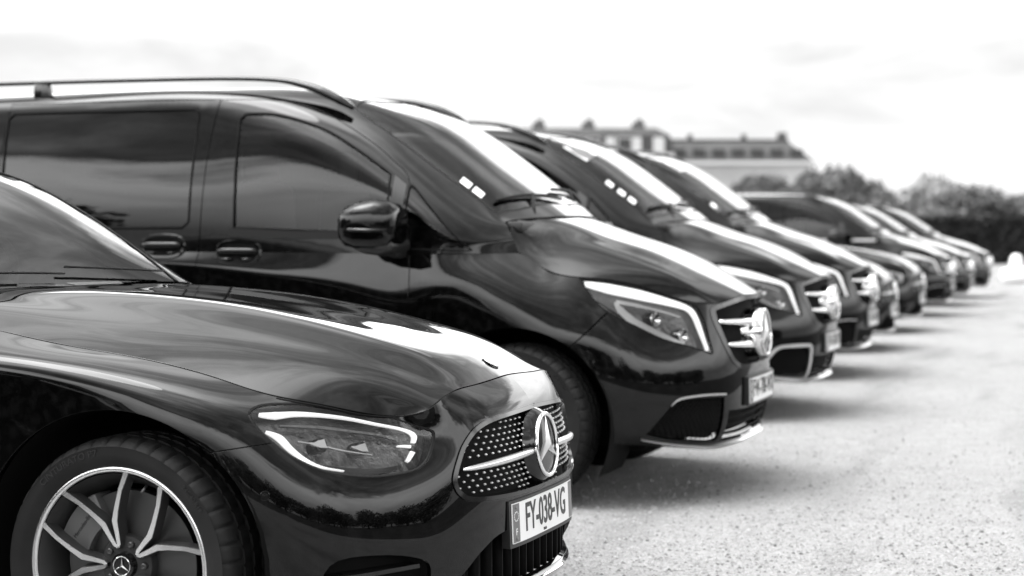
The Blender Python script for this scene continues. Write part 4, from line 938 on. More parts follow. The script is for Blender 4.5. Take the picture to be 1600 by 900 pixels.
        # cupped door handles
        for nm, hx, hz in (('front_door', -2.219, 1.098), ('sliding_door', -2.613, 1.125)):
            s0 = side if hz < 1.09 else gh
            par = doors[(nm, sd)]
            def ats(L_):
                L_ = np.array(L_, float); q_ = L_[:, :2] + (hx, hz); p = np.zeros((len(q_), 3)); n_ = np.zeros((len(q_), 3))
                for sf, msk in ((side, q_[:, 1] < 1.099), (gh, q_[:, 1] >= 1.099)):
                    if msk.any(): u = sf.inv(q_[msk], 'xz', flank); p[msk], n_[msk] = sf.ev(u[:, 0], u[:, 1])
                return list((p + n_ * L_[:, 2:]) * (1, -1 if sd else 1, 1))
            A = np.linspace(0, 2 * math.pi, 28, endpoint=False)
            sup = lambda a, x, z: (x * math.copysign(abs(math.cos(a)) ** .7, math.cos(a)), z * math.copysign(abs(math.sin(a)) ** .7, math.sin(a)))
            V = []; 
            for kx, kz, o in ((.108, .052, .0025), (.100, .045, .004), (.094, .040, .002), (.0, .0, .0015)):
                V += ats([(*sup(a, kx, kz), o) for a in A])
            n_ = len(A); F = [(q * n_ + i, q * n_ + (i + 1) % n_, (q + 1) * n_ + (i + 1) % n_, (q + 1) * n_ + i) for q in range(3) for i in range(n_)]
            cup = link('handle_cup', mesh('handle_cup', V, F), par, M['void'])
            V = []
            for kx, kz, o in ((.118, .060, .0), (.112, .056, .006), (.100, .046, .006), (.096, .042, .0)):
                V += ats([(*sup(a, kx, kz), o) for a in A])
            F = [(q * n_ + i, q * n_ + (i + 1) % n_, (q + 1) * n_ + (i + 1) % n_, (q + 1) * n_ + i) for q in range(3) for i in range(n_)]
            link('cup_rim', sharp(mesh('cup_rim', V, F)), cup, M['paint'])
            A2 = ats([(t, .006, .016) for t in np.linspace(-.100, .100, 9)]); link('handle', mesh('handle', *tube(A2, [.010, .013, .014, .014, .014, .014, .014, .013, .010], 10, flat=(.8, 1.1))), cup, M['paint'])
            for t in (-.055, .045): link('cup_scoop', mesh('cup_scoop', *tube(ats([(t - .034, -.028, .004), (t, -.034, .006), (t + .034, -.028, .004)]), [.004, .010, .004], 8)), cup, M['paint'])
        # mirror
        secs = [(-1.352, s_ * 1.085, 1.218, 0, .085, .070), (-1.375, s_ * 1.09, 1.222, 0, .108, .098), (-1.44, s_ * 1.095, 1.224, 0, .122, .110), (-1.52, s_ * 1.10, 1.220, 0, .120, .104), (-1.575, s_ * 1.105, 1.216, 0, .108, .088), (-1.598, s_ * 1.108, 1.214, 0, .085, .064)]
        mo = link('door_mirror', mesh('door_mirror', *loft(secs, 24, 3.2)), root, M['paint'])
        V, F = loft([(-1.36, s_ * 1.06, 1.135, 0, .105, .030), (-1.42, s_ * 1.05, 1.125, 0, .125, .038), (-1.50, s_ * 1.06, 1.130, 0, .115, .034), (-1.555, s_ * 1.07, 1.140, 0, .08, .02)], 20, 3); link('mirror_base', mesh('mirror_base', V, F), mo, M['plastic'])
        V, F = loft([(-1.385, s_ * .96, 1.155, 0, .085, .075), (-1.42, s_ * .96, 1.160, 0, .085, .085), (-1.46, s_ * .96, 1.150, 0, .075, .06)], 18, 3); link('mirror_arm', mesh('mirror_arm', V, F), mo, M['plastic'])
        V, F = tube([(-1.37, s_ * 1.19, 1.205), (-1.44, s_ * 1.219, 1.200), (-1.53, s_ * 1.217, 1.203), (-1.58, s_ * 1.19, 1.207)], [.004, .008, .008, .004], 8); link('indicator', mesh('indicator', V, F), mo, M['gloss'])
    # scuttle, wipers
    link('scuttle', bevelled('scuttle', box((-1.0, 0, 1.215), (.16, 1.42, .05)), .012), root, M['plastic'])
    for y0, y1, x0 in ((.66, .02, -.93), (-.02, -.64, -.93)):
        T = np.linspace(0, 1, 9); A = []
        for t in T:
            y = y0 + (y1 - y0) * t; u = gh.inv([(-.975 - .075 * (1 - t) * (y0 > .5) - .06 * t - .10 * abs(y) ** 2, -abs(y))], 'xy', lambda P: (P[:, 0] < -2.2) * 100.0); p, n_ = gh.ev(u[:, 0], u[:, 1]); A.append((p[0][0] + n_[0][0] * .012, y, p[0][2] + n_[0][2] * .012))
        wp = link('wiper', mesh('wiper', *tube(A, .009, 6)), root, M['trim'])
        link('wiper_arm', mesh('wiper_arm', *tube([(-.955, y0 * .3 + y1 * .7, 1.262), (A[4][0] + .005, A[4][1], A[4][2] + .008)], [.012, .007], 8)), wp, M['trim'])
    # headlamps
    for sd in (0, 1):
        lens = link('headlamp', piece_mesh('headlamp', side, res['lens'], 0, -.003, side=sd), root, M['lens'])
        link('housing', piece_mesh('housing', side, res['lens'], 0, -.055, side=sd), lens, M['lampd'])
        Pa, na = side.ev(hl[:, 0], hl[:, 1]); m = len(hl); V = np.concatenate([Pa - na * .004, Pa - na * .057]); F = [(i, (i + 1) % m, m + (i + 1) % m, m + i) for i in range(m)]
        if sd: V = V * (1, -1, 1)
        link('bezel', mesh('bezel', V, F), lens, M['gloss'])
        V, F = surf_strip(side, np.concatenate([offset(hl, .002), offset(hl, .002)[:1]]), .012, -.0012, .006, sd); link('seal', mesh('seal', V, F), lens, M['void'])
        def strip(pts, w, off, th, m_, nm):
            l = side.inv(smooth_poly(pts, 5, closed=False)); V, F = surf_strip(side, l, np.interp(np.linspace(0, 1, len(l)), np.linspace(0, 1, len(w)), w), off, th, sd); link(nm, sharp(mesh(nm, V, F)), lens, M[m_])
        for nm, pts, w, off, m_ in VAN_LAMP: strip(pts, w, off, .010, m_, nm)
        for c3 in VAN_PROJ:
            u = side.inv([c3]); p, n_ = side.ev(u[:, 0], u[:, 1]); p = p[0] - n_[0] * .035; f = Vector((n_[0][0] + .8, n_[0][1], n_[0][2] * .3)).normalized(); q = f.to_track_quat('-Y', 'Z').to_matrix()
            V, F = lathe([(.0, .0), (.02, -.004), (.030, -.012), (.034, -.010), (.036, .03)], 24); V = [(np.array(q @ Vector(v)) + p) * (1, -1 if sd else 1, 1) for v in V]; link('projector', sharp(mesh('projector', V, F)), lens, M['lamp'])
    # grille: gloss black shield, two bright bars a side, large star
    grb = trim(side, [], [('g', gr, 0)], step=.04)['g']; gp = link('grille', piece_mesh('grille', side, grb, 0, -.05, side=2), root, M['void'])
    grl = gr[gr[:, 0] > side.u0 + .0005]; grl = np.concatenate([[[side.u0, grl[0, 1]]], grl, [[side.u0, grl[-1, 1]]]])
    for sd in (0, 1):
        V, F = surf_strip(side, densify(offset(grl, .012), .02, False), .030, .003, .05, sd); link('grille_frame', sharp(mesh('grille_frame', V, F), 40), gp, M['gloss'])
    for s_ in (-1, 1):
        for z0, z1, w1_ in ((.775, .792, .425), (.672, .690, .398)):
            T = np.linspace(.06, w1_, 14); A = []
            for t in T:
                u = side.inv([(-t, z0 + (z1 - z0) * t / w1_)], 'yz', front); p, n_ = side.ev(u[:, 0], u[:, 1]); A.append((p[0] + n_[0] * .004) * (1, -s_, 1))
            link('grille_bar', mesh('grille_bar', *tube(A, np.interp(T, [.06, .3, w1_ - .02, w1_], [.019, .015, .012, .006]), 10, flat=(1.0, 1.0))), gp, M['chrome'])
    def facing(V, c, tilt):
        out = []
        for x, y, z in V:
            X, Y, Z = -y, x, z; X2 = X * math.cos(tilt) - Z * math.sin(tilt); Z2 = X * math.sin(tilt) + Z * math.cos(tilt); out.append((c[0] + X2, c[1] + Y, c[2] + Z2))
        return out
    c = (.030, 0, .728); rg, stv = star_parts(.104, depth=.014, tube_r=.065); dm = disc(.104, .004, 48, .004)
    em = link('star_emblem', mesh('star_emblem', facing(dm[0], c, .07), dm[1]), root, M['gloss']); link('ring', mesh('ring', facing(rg[0], c, .07), rg[1]), em, M['chrome']); link('star', mesh('star', facing(stv[0], c, .07), stv[1], smooth=False), em, M['satin'])
    V, F = lathe([(.102, .0), (.108, .006), (.111, .04), (.116, .09)], 40); link('star_boss', mesh('star_boss', facing(V, c, .07), F), em, M['chrome'])
    # lower front
    itb = trim(side, [], [('i', it, 0)], step=.05)['i']; ip = link('air_intake', piece_mesh('air_intake', side, itb, 0, -.06, side=2), root, M['void'])
    for z in (.29, .325, .36):
        A = [];
        for y in np.linspace(-.42, .42, 21):
            u = side.inv([(-abs(y), z)], 'yz', front); p, n_ = side.ev(u[:, 0], u[:, 1]); A.append((p[0][0] - .035, y, z))
        link('slat', mesh('slat', *tube(A, .008, 6)), ip, M['void'])
    fgb = trim(side, [], [('f', fg, 0)], step=.04)['f']
    for sd in (0, 1):
        fp = link('corner_vent', piece_mesh('corner_vent', side, fgb, 0, -.035, side=sd), root, M['void'])
        cells = []; ins = offset(fg, -.014)
        cand = [(y + (.0095 if iz % 2 else 0), z) for iz, z in enumerate(np.arange(.27, .47, .0145)) for y in np.arange(-.76, -.44, .019)]
        uc = side.inv(cand, 'yz', front); uc = uc[inpoly(uc, ins)]; Pc, nc = side.ev(uc[:, 0], uc[:, 1])
        ring_ = [(math.cos(a), math.sin(a)) for a in np.linspace(0, 2 * math.pi, 4, endpoint=False)]
        for p, n_ in zip(Pc, nc):
            tt = np.cross(n_, (0, 0, 1)); tt /= np.linalg.norm(tt); p = p - n_ * .012
            V = [p + tt * .0095 * a + np.array((0, 0, .0135 * b)) for a, b in ring_] + [p + tt * .0072 * a + np.array((0, 0, .0104 * b)) - n_ * .004 for a, b in ring_]
            cells.append(([v * (1, -1 if sd else 1, 1) for v in V], [(i, (i + 1) % 4, 4 + (i + 1) % 4, 4 + i) for i in range(4)]))
        o = link('mesh_grille', mesh('mesh_grille', *join(cells), smooth=False), fp, M['trim']); o['kind'] = 'stuff'
        tu = side.inv([(-.452,.474),(-.52,.477),(-.60,.476),(-.675,.466),(-.705,.438)], 'yz', front); V, F = surf_strip(side, smooth_poly(tu, 4, closed=False), [.010] * 12 + [.009, .008, .006, .004, .002], .004, .010, sd); link('vent_trim', sharp(mesh('vent_trim', V, F)), fp, M['satin'])
        l = [(0,.246),(-.25,.246),(-.45,.240),(-.56,.252),(-.66,.272),(-.76,.298)]; lu = side.inv(smooth_poly(l, 5, closed=False), 'yz', front); lu[0, 0] = side.u0
        V, F = surf_strip(side, lu, np.interp(np.linspace(0, 1, len(lu)), [0, .6, 1], [.017, .015, .006]), .012, .020, sd); link('lip_trim', sharp(mesh('lip_trim', V, F), 40), root, M['satin'])
    EXTRA['vent'] = [surf_strip(side, np.concatenate([offset(fg, .008), offset(fg, .008)[:1]]), .020, .008, .014, sd) for sd in (0, 1)]
    # plate
    T = np.linspace(-.30, .30, 31); zb = .474; A = []; B = []
    for t in T:
        u = side.inv([(-abs(t), zb)], 'yz', front); p, n_ = side.ev(u[:, 0], u[:, 1]); n2 = np.array([n_[0][0], n_[0][1], 0]); n2 /= np.linalg.norm(n2); k = np.array([1, -1 if t > 0 else 1, 1]); A.append((p[0] + n2 * .015) * k); B.append((p[0] + n2 * .025) * k)
    A = np.array(A); B = np.array(B)
    def place(t, dz, out):
        a = np.array([np.interp(t, T, A[:, i]) for i in range(3)]); b = np.array([np.interp(t, T, B[:, i]) for i in range(3)]); q_ = a + (b - a) * out / .01; return (q_[0] - .02 * dz, q_[1], zb + dz)
    plate(root, place, 'FW-708-WX')
    # wheels, housings, underside, cabin
    for x in (-.895, -4.095):
        for sd in (0, 1):
            s_ = 1 if sd else -1
            make_wheel(root, (x, s_ * .812, .352), sd, rad=.352, width=.25, rim_r=.2585)
            A_ = np.linspace(R(-30), R(210), 28); n_ = len(A_); V = []
            for y in (.90, .52): V += [(x + .01 + .432 * math.cos(a), s_ * y, .355 + .432 * math.sin(a)) for a in A_]
            link('wheel_arch_liner', mesh('wheel_arch_liner', V, [(i, i + 1, n_ + i + 1, n_ + i) for i in range(n_ - 1)] + [tuple(range(n_, 2 * n_))]), root, M['void'])
    link('underbody', bevelled('underbody', box((-2.65, 0, .30), (4.5, 1.05, .18)), .03), root, M['void'])
    link('engine_bay', bevelled('engine_bay', box((-.72, 0, .62), (.90, 1.0, .60)), .05), root, M['void'])
    link('dashboard', bevelled('dashboard', box((-1.30, 0, 1.09), (.46, 1.62, .26)), .06, 4), root, M['cabin'])
    link('cabin_floor', bevelled('cabin_floor', box((-3.1, 0, .50), (3.6, 1.7, .10)), .03), root, M['void'])
    A = [(-1.66 + .09 * math.cos(a), .42 + .19 * math.sin(a), 1.17 + .165 * math.cos(a)) for a in np.linspace(0, 2 * math.pi, 36, endpoint=False)]
    link('steering_wheel', mesh('steering_wheel', *tube(A, .016, 8, closed=True, up=(1, 0, 0))), root, M['cabin'])
    for x in (-2.05, -3.0, -3.9):
        for y in (-.45, .45):
            s0 = link('seat', bevelled('seat', box((x, y, .80), (.50, .52, .18)), .06, 3), root, M['seat'])
            link('backrest', bevelled('backrest', box((x - .28, y, 1.12), (.16, .48, .62), taper=.86), .06, 3), s0, M['seat']); link('headrest', bevelled('headrest', box((x - .31, y, 1.52), (.10, .27, .18)), .04, 3), s0, M['seat'])
    # tail
    V = [];
    p0, _ = side.ev(np.full(20, side.u1), np.linspace(side.v0, side.v1, 20)); p1, _ = gh.ev(np.full(30, gh.u1), np.linspace(gh.v0, gh.v1, 30)); q = np.concatenate([p0, p1[1:]]); full_ = np.concatenate([q, (q * (1, -1, 1))[::-1][1:]]); c = full_.mean(0) - (.03, 0, 0)
    V = [c] + list(full_); n_ = len(full_); F = [(0, 1 + i, 1 + (i + 1) % n_) for i in range(n_)]
    link('tailgate', sharp(mesh('tailgate', V, F), 30), root, M['paint'])
    return root
EXTRA = {}
VAN_LAMP = [
 ('light_guide', [(-.600,-.797,.972),(-.507,-.754,.952),(-.378,-.668,.920),(-.267,-.585,.886),(-.205,-.533,.858),(-.172,-.519,.820),(-.142,-.517,.745),(-.116,-.515,.672)], [.020,.040,.044,.040,.036,.026,.022,.012], -.010, 'led'),
 ('reflector_band', [(-.464,-.764,.896),(-.442,-.768,.862),(-.386,-.746,.810),(-.316,-.702,.770),(-.248,-.651,.735),(-.193,-.606,.707)], [.014,.036,.034,.026,.018,.010], -.016, 'lamp'),
 ('reflector_band', [(-.462,-.760,.898),(-.389,-.702,.880),(-.287,-.622,.848),(-.225,-.570,.822)], [.014,.014,.010,.006], -.018, 'lamp'),
 ('lamp_divider', [(-.585,-.812,.925),(-.500,-.790,.885),(-.440,-.772,.842)], [.010,.018,.008], -.022, 'lampd')]
VAN_PROJ = [(-.205,-.590,.745),(-.318,-.655,.818)]

# ================================================================ the place
def ground_material():
    m = bpy.data.materials.new('pale_gravel'); m.use_nodes = True; t = m.node_tree; b = t.nodes['Principled BSDF']; b.inputs['Roughness'].default_value = 0.95; b.inputs['Specular IOR Level'].default_value = 0.15
    tc = t.nodes.new('ShaderNodeTexCoord')
    def nz(sc, det=5, ro=.6):
        n = t.nodes.new('ShaderNodeTexNoise'); n.inputs['Scale'].default_value = sc; n.inputs['Detail'].default_value = det; n.inputs['Roughness'].default_value = ro; t.links.new(tc.outputs['Object'], n.inputs[0]); return n.outputs[0]
    def ma(op, a, c):
        n = t.nodes.new('ShaderNodeMath'); n.operation = op
        for i, q in enumerate((a, c)):
            if isinstance(q, (int, float)): n.inputs[i].default_value = q
            else: t.links.new(q, n.inputs[i])
        return n.outputs[0]
    v = t.nodes.new('ShaderNodeTexVoronoi'); v.inputs['Scale'].default_value = 85; t.links.new(tc.outputs['Object'], v.inputs[0])
    cell = t.nodes.new('ShaderNodeRGBToBW'); t.links.new(v.outputs['Color'], cell.inputs[0])
    big = nz(.45, 4); mid = nz(5, 6, .65); fine = nz(70, 3)
    pr = t.nodes.new('ShaderNodeMapRange'); pr.inputs[1].default_value = .52; pr.inputs[2].default_value = .72; pr.inputs[4].default_value = .34
    stretch = t.nodes.new('ShaderNodeMapping'); stretch.inputs['Scale'].default_value = (2.2, .35, 1); stretch.inputs['Rotation'].default_value = (0, 0, .25); t.links.new(tc.outputs['Object'], stretch.inputs[0]); pn = t.nodes.new('ShaderNodeTexNoise'); pn.inputs['Scale'].default_value = .9; pn.inputs['Detail'].default_value = 7; t.links.new(stretch.outputs[0], pn.inputs[0]); t.links.new(pn.outputs[0], pr.inputs[0]); patch_ = pr.outputs[0]
    k = ma('ADD', ma('ADD', ma('MULTIPLY', big, .12), ma('MULTIPLY', mid, .14)), ma('ADD', ma('MULTIPLY', fine, .10), ma('MULTIPLY', cell.outputs[0], .14)))
    k = ma('MULTIPLY', ma('ADD', k, .08), ma('SUBTRACT', 1.0, patch_))
    k = ma('MULTIPLY', k, .80)
    c = t.nodes.new('ShaderNodeCombineColor')
    for i in range(3): t.links.new(k, c.inputs[i])
    t.links.new(c.outputs[0], b.inputs['Base Color'])
    bp = t.nodes.new('ShaderNodeBump'); bp.inputs['Strength'].default_value = .8; bp.inputs['Distance'].default_value = .012
    t.links.new(ma('SUBTRACT', ma('MULTIPLY', fine, .6), v.outputs['Distance']), bp.inputs['Height']); t.links.new(bp.outputs[0], b.inputs['Normal'])
    return m
tag(link('ground', mesh('ground', [(-900, -300, 0), (900, -300, 0), (900, 1600, 0), (-900, 1600, 0)], [(0, 1, 2, 3)], False), None, ground_material()), kind='structure')
M['grass'] = mat('unseen_grass', .045, .95, spec=.1, bump=(40, .8, .03), var=(1.5, .03, .07))
for _q in ([(3.4, -160, .004), (400, -160, .004), (400, 400, .004), (3.4, 400, .004)], [(-400, -160, .004), (3.4, -160, .004), (3.4, -9.5, .004), (-400, -9.5, .004)]):
    tag(link('unseen_lawn', mesh('unseen_lawn', _q, [(0, 1, 2, 3)], False), None, M['grass']), kind='structure')  # out of view, added so the lower bumpers reflect dark ground
def stones():
    n = 30000; D = 1.2 * (1 / (1 - RNG.random(n) * .86)) ** .5 * 5.0      # denser near the lens
    ang = RNG.uniform(-.30, .36, n); a0 = R(19.763)
    fx, fy = -math.sin(a0), math.cos(a0); rx, ry = math.cos(a0), math.sin(a0)
    lat = np.tan(ang) * D; X = 1.655 + fx * D + rx * lat; Y = -4.869 + fy * D + ry * lat
    s = RNG.gamma(3.0, .0013, n) + .002; s = np.minimum(s, .012)
    base = np.array([(1, 0, 0), (-1, 0, 0), (0, 1, 0), (0, -1, 0), (0, 0, .7), (0, 0, -.4)], float); fc = [(0, 2, 4), (2, 1, 4), (1, 3, 4), (3, 0, 4)]
    V = base[None] * RNG.uniform(.6, 1.25, (n, 6, 1)); th = RNG.uniform(0, 6.28, n); c, q = np.cos(th), np.sin(th)
    V = np.stack([V[..., 0] * c[:, None] - V[..., 1] * q[:, None], V[..., 0] * q[:, None] + V[..., 1] * c[:, None], V[..., 2]], -1) * s[:, None, None]
    V[..., 0] += X[:, None]; V[..., 1] += Y[:, None]; V[..., 2] += .001
    F = (np.array(fc)[None] + 6 * np.arange(n)[:, None, None]).reshape(-1, 3)
    me = bpy.data.meshes.new('gravel_stones'); me.from_pydata(V.reshape(-1, 3).tolist(), [], F.tolist()); me.update()
    m = bpy.data.materials.new('gravel_stone'); m.use_nodes = True; t = m.node_tree; b = t.nodes['Principled BSDF']; b.inputs['Roughness'].default_value = .9; b.inputs['Specular IOR Level'].default_value = .2
    g = t.nodes.new('ShaderNodeNewGeometry'); r_ = t.nodes.new('ShaderNodeValToRGB'); e = r_.color_ramp.elements
    e[0].position = 0; e[0].color = (.10, .10, .10, 1); e[1].position = .25; e[1].color = (.22, .22, .22, 1); e.new(1.0).color = (.35, .35, .35, 1)
    t.links.new(g.outputs['Random Per Island'], r_.inputs[0]); t.links.new(r_.outputs[0], b.inputs['Base Color'])
    tag(link('gravel_stones', me, None, m), label='loose pale gravel stones scattered over the ground', cat='gravel', kind='stuff')
stones()
# ---------------------------------------------------------------- vehicles
SEDAN = make_sedan(); VAN = make_van()
ROW = 'black vehicles parked side by side in a row'
tag(SEDAN, 'glossy black saloon car nearest the camera, with studded grille and alloy wheel', 'car', ROW)
tag(VAN, 'black passenger van directly behind the nearest saloon, second in the row', 'van', ROW); VAN.location = (-.08, 3.37, 0)
def clone(o, x, y, label, cat, s=(1, 1, 1), rz=0, group=ROW):
    c = copy_tree(o); c.location = (x, y, 0); c.scale = s; c.rotation_euler = (0, 0, rz); tag(c, label, cat, group); return c
V2 = clone(VAN, -.346, 6.91, 'black van with large white paper behind its windscreen, third in the row', 'van')
V3 = clone(VAN, -.55, 10.07, 'black van third of the three large vans, farthest of them from the camera', 'van')
E1 = clone(SEDAN, -.80, 13.3, 'black saloon car squeezed in right after the three large vans', 'car')
F1 = clone(SEDAN, -.92, 16.6, 'black saloon car in front of the van with ledge-glint strips', 'car')
G1 = clone(VAN, -1.0, 20.6, 'smaller black van with bright strips added as ledge glints on its doors, farther down the row', 'van', (.97, .97, .90))
H1 = clone(VAN, -1.08, 24.2, 'black van just beyond the one with ledge-glint strips', 'van', (.97, .97, .86))
I1 = clone(VAN, -1.08, 27.6, 'last black van at the far right end of the row', 'van', (.97, .97, .86))
S0 = clone(SEDAN, -.25, -3.6, 'black saloon car beside the camera, seen only as a dark reflection', 'car')
for ch in list(V2.children):      # this van has its front side window wound down and bright-edged vents
    if ch.name.startswith('front_door'):
        for g in list(ch.children):
            if g.name.startswith('side_window') and g.data.vertices[0].co.y < 0: bpy.data.objects.remove(g, do_unlink=True)
for vf in EXTRA['vent']: link('vent_surround', sharp(mesh('vent_surround', *vf)), V2, M['satin'])
def flat_on(parent, name, surf, pts, m, off=.004):
    """a thin sticker lying on a surface; pts are (x, y) corners seen from above"""
    u = surf.inv(pts, 'xy', lambda P: (P[:, 0] < -2.2) * 100.0); P, n = surf.ev(u[:, 0], u[:, 1]); V = np.concatenate([P + n * off, P + n * (off - .001)]); k = len(P)
    link(name, mesh(name, V, [tuple(range(k)), tuple(range(2 * k - 1, k - 1, -1))] + [(i, (i + 1) % k, k + (i + 1) % k, k + i) for i in range(k)], smooth=False), parent, m)
_, _, VGH = van_surfs()
for v, xs in ((VAN, (-1.185, -1.125)), (V2, (-1.30, -1.22, -1.15)), (V3, (-1.16,))):
    for x0 in xs: flat_on(v, 'sticker', VGH, [(x0, -.690), (x0 - .045, -.690), (x0 - .045, -.640), (x0, -.640)], M['paper'], .002)
for v, y0 in ((V2, -.60), (V3, -.50)): flat_on(v, 'notice', VGH, [(-1.50, y0), (-1.66, y0), (-1.66, y0 + .24), (-1.50, y0 + .24)], M['paper'], .002)
for v, st in ((VAN, -.05), (V2, .16), (V3, -.12), (G1, .10)):      # parked with the front wheels turned a little
    for ch in v.children:
        if ch.name.startswith('wheel') and not ch.name.startswith('wheel_arch') and ch.location.x > -1.5: ch.rotation_euler.z += st
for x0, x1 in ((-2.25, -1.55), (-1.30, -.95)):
    V, F = box(((x0 + x1) / 2, -.955, 1.165), (x1 - x0, .02, .035)); link('ledge_glint_strip', bevelled('ledge_glint_strip', (V, F), .006), G1, M['satin'])  # bright strips added in place of the window-ledge reflection on the doors
def dash_paper():
    link('notice', mesh('notice', [(-1.80, .30, 1.026), (-1.72, .50, 1.026), (-1.66, .44, 1.020), (-1.73, .26, 1.020)], [(0, 1, 2, 3)], False), SEDAN, M['paper'])
dash_paper()
# ---------------------------------------------------------------- trees
def leaf_material(lo, hi):
    m = bpy.data.materials.new('foliage'); m.use_nodes = True; t = m.node_tree; b = t.nodes['Principled BSDF']; b.inputs['Roughness'].default_value = .7; b.inputs['Specular IOR Level'].default_value = .2
    g = t.nodes.new('ShaderNodeNewGeometry'); r_ = t.nodes.new('ShaderNodeValToRGB'); e = r_.color_ramp.elements; e[0].color = (lo, lo, lo, 1); e[1].color = (hi, hi, hi, 1)
    t.links.new(g.outputs['Random Per Island'], r_.inputs[0]); t.links.new(r_.outputs[0], b.inputs['Base Color']); return m
M['leaf'] = leaf_material(.07, .19); M['leafp'] = leaf_material(.22, .42); M['bark'] = mat('bark', .06, .9, bump=(20, .6, .02), var=(8, .04, .09))
def tree_meshes(seed, h, cw, ch, nl, lobes, leaf=.22):
    rg = np.random.default_rng(seed); parts = [tube([(0, 0, 0), (.05 * h * rg.normal() * .2, .03 * h * rg.normal() * .2, h * .35), (.04 * h * rg.normal() * .4, .04 * h * rg.normal() * .4, h * .75)], [h * .035, h * .024, h * .008], 8)]
    cs = []
    for k in range(lobes):
        a = 2 * math.pi * k / lobes + rg.uniform(-.4, .4); rr = cw * rg.uniform(.15, .34); z = h - ch * rg.uniform(.22, .80); c = np.array((rr * math.cos(a), rr * math.sin(a), z)); cs.append((c, cw * rg.uniform(.17, .29), ch * rg.uniform(.15, .25)))
        parts.append(tube([(0, 0, h * rg.uniform(.25, .45)), tuple(c * (.5, .5, .75)), tuple(c)], [h * .014, h * .009, h * .003], 6))
    cs.append((np.array((0, 0, h - ch * .28)), cw * .26, ch * .26))
    V = []; F = []; per = nl // len(cs)
    for c, rw, rh in cs:
        d = rg.normal(size=(per, 3)); d /= np.linalg.norm(d, axis=1)[:, None]; rad = rg.uniform(.35, 1.0, per) ** .5 * rg.uniform(.85, 1.18, per); P = c + d * rad[:, None] * (rw, rw, rh)
        for p in P:
            t1 = rg.normal(size=3); t1 /= np.linalg.norm(t1); t2 = np.cross(t1, rg.normal(size=3)); t2 /= np.linalg.norm(t2) + 1e-9; s = leaf * rg.uniform(.5, 1.2); k = len(V)
            V += [p - t1 * s * .5, p + t2 * s * .32, p + t1 * s * .5, p - t2 * s * .32]; F.append((k, k + 1, k + 2, k + 3))
    return mesh('trunk', *join(parts)), mesh('crown', V, F, smooth=False)
TREES = [tree_meshes(3, 6.0, 6.4, 5.2, 5200, 11, .50), tree_meshes(8, 5.0, 4.8, 4.5, 4000, 9, .46), tree_meshes(21, 7.5, 7.4, 7.2, 5200, 13, .50)]
def tree(kind, x, y, s, label, m='leaf', group=None, rz=0.0, sz=None):
    o = link('tree', None, None, None, (x, y, 0), (0, 0, rz)); o.scale = (s, s, sz or s); tr, cr = TREES[kind]
    if m != 'leaf': cr = cr.copy()
    link('trunk', tr, o, M['bark']); link('crown', cr, o, M[m]); tag(o, label, 'tree', group); return o
CAM0 = np.array([1.655, -4.869, 1.207]); _a = R(19.763)
def on_bearing(t, D):         # ground point at tangent t right of the viewing axis, D metres out
    return (CAM0[0] - math.sin(_a) * D + math.cos(_a) * t * D, CAM0[1] + math.cos(_a) * D + math.sin(_a) * t * D)
FT = 'trees in the far background'
for t, D, k, s, sz, m, lb in [
    (.182, 120, 0, .92, .92, 'leaf', 'big round dark tree right of the long pale building'), (.146, 128, 1, .85, 1.05, 'leaf', 'small dark tree in front of the white building wall'),
    (.128, 130, 1, .70, .95, 'leaf', 'low bushy tree before the middle of the white wall'), (.158, 122, 1, .60, .85, 'leaf', 'little bush-like tree beside the big round tree'),
    (.212, 118, 1, .80, .62, 'leaf', 'low dark tree between the big round tree and the pale tree'), (.234, 150, 0, 1.05, 1.0, 'leafp', 'pale silvery tree standing between darker trees'),
    (.252, 112, 0, .74, .68, 'leaf', 'dark tree right of the pale silvery tree'), (.272, 112, 1, .92, .66, 'leaf', 'dense dark tree near the right edge'),
    (.292, 115, 1, .80, .60, 'leaf', 'lower dark tree at the right edge of the picture'), (.222, 108, 1, .70, .46, 'leaf', 'low shrub-like tree in front of the pale tree'), (.110, 125, 1, .62, .55, 'leaf', 'small tree peeping over the third van'), (.136, 140, 1, .8, 1.12, 'leaf', 'slender tree against the middle of the white wall'), (.169, 140, 1, .9, 1.2, 'leaf', 'dark tree at the corner of the white building'), (.201, 125, 0, .70, .78, 'leaf', 'round tree touching the right side of the big one'), (.240, 118, 1, .75, .70, 'leaf', 'bushy dark tree below the pale silvery tree'), (.262, 125, 0, .70, .72, 'leaf', 'taller dark tree left of the right-edge trees'), (.283, 120, 0, .62, .60, 'leaf', 'dark round tree between the right-edge trees')]:
    x, y = on_bearing(t, D); tree(k, x, y, s, lb, m, FT, rz=random.uniform(0, 6), sz=sz)
def hedge():
    rg = np.random.default_rng(5); V = []; F = []
    for i in range(14000):
        t = rg.uniform(.06, .34); D = rg.uniform(98, 103); x, y = on_bearing(t, D); top = 1.5 + .5 * math.sin(t * 90) + .4 * math.sin(t * 37 + 1); p = np.array((x, y, rg.uniform(0, 1) ** .6 * top)); t1 = rg.normal(size=3); t1 /= np.linalg.norm(t1); t2 = np.cross(t1, rg.normal(size=3)); t2 /= np.linalg.norm(t2); s = .45; k = len(V)
        V += [p - t1 * s * .5, p + t2 * s * .35, p + t1 * s * .5, p - t2 * s * .35]; F.append((k, k + 1, k + 2, k + 3))
    tag(link('hedge', mesh('hedge', V, F, smooth=False), None, M['leaf']), label='long dark clipped hedge running behind the parked vehicles', cat='hedge')
hedge()
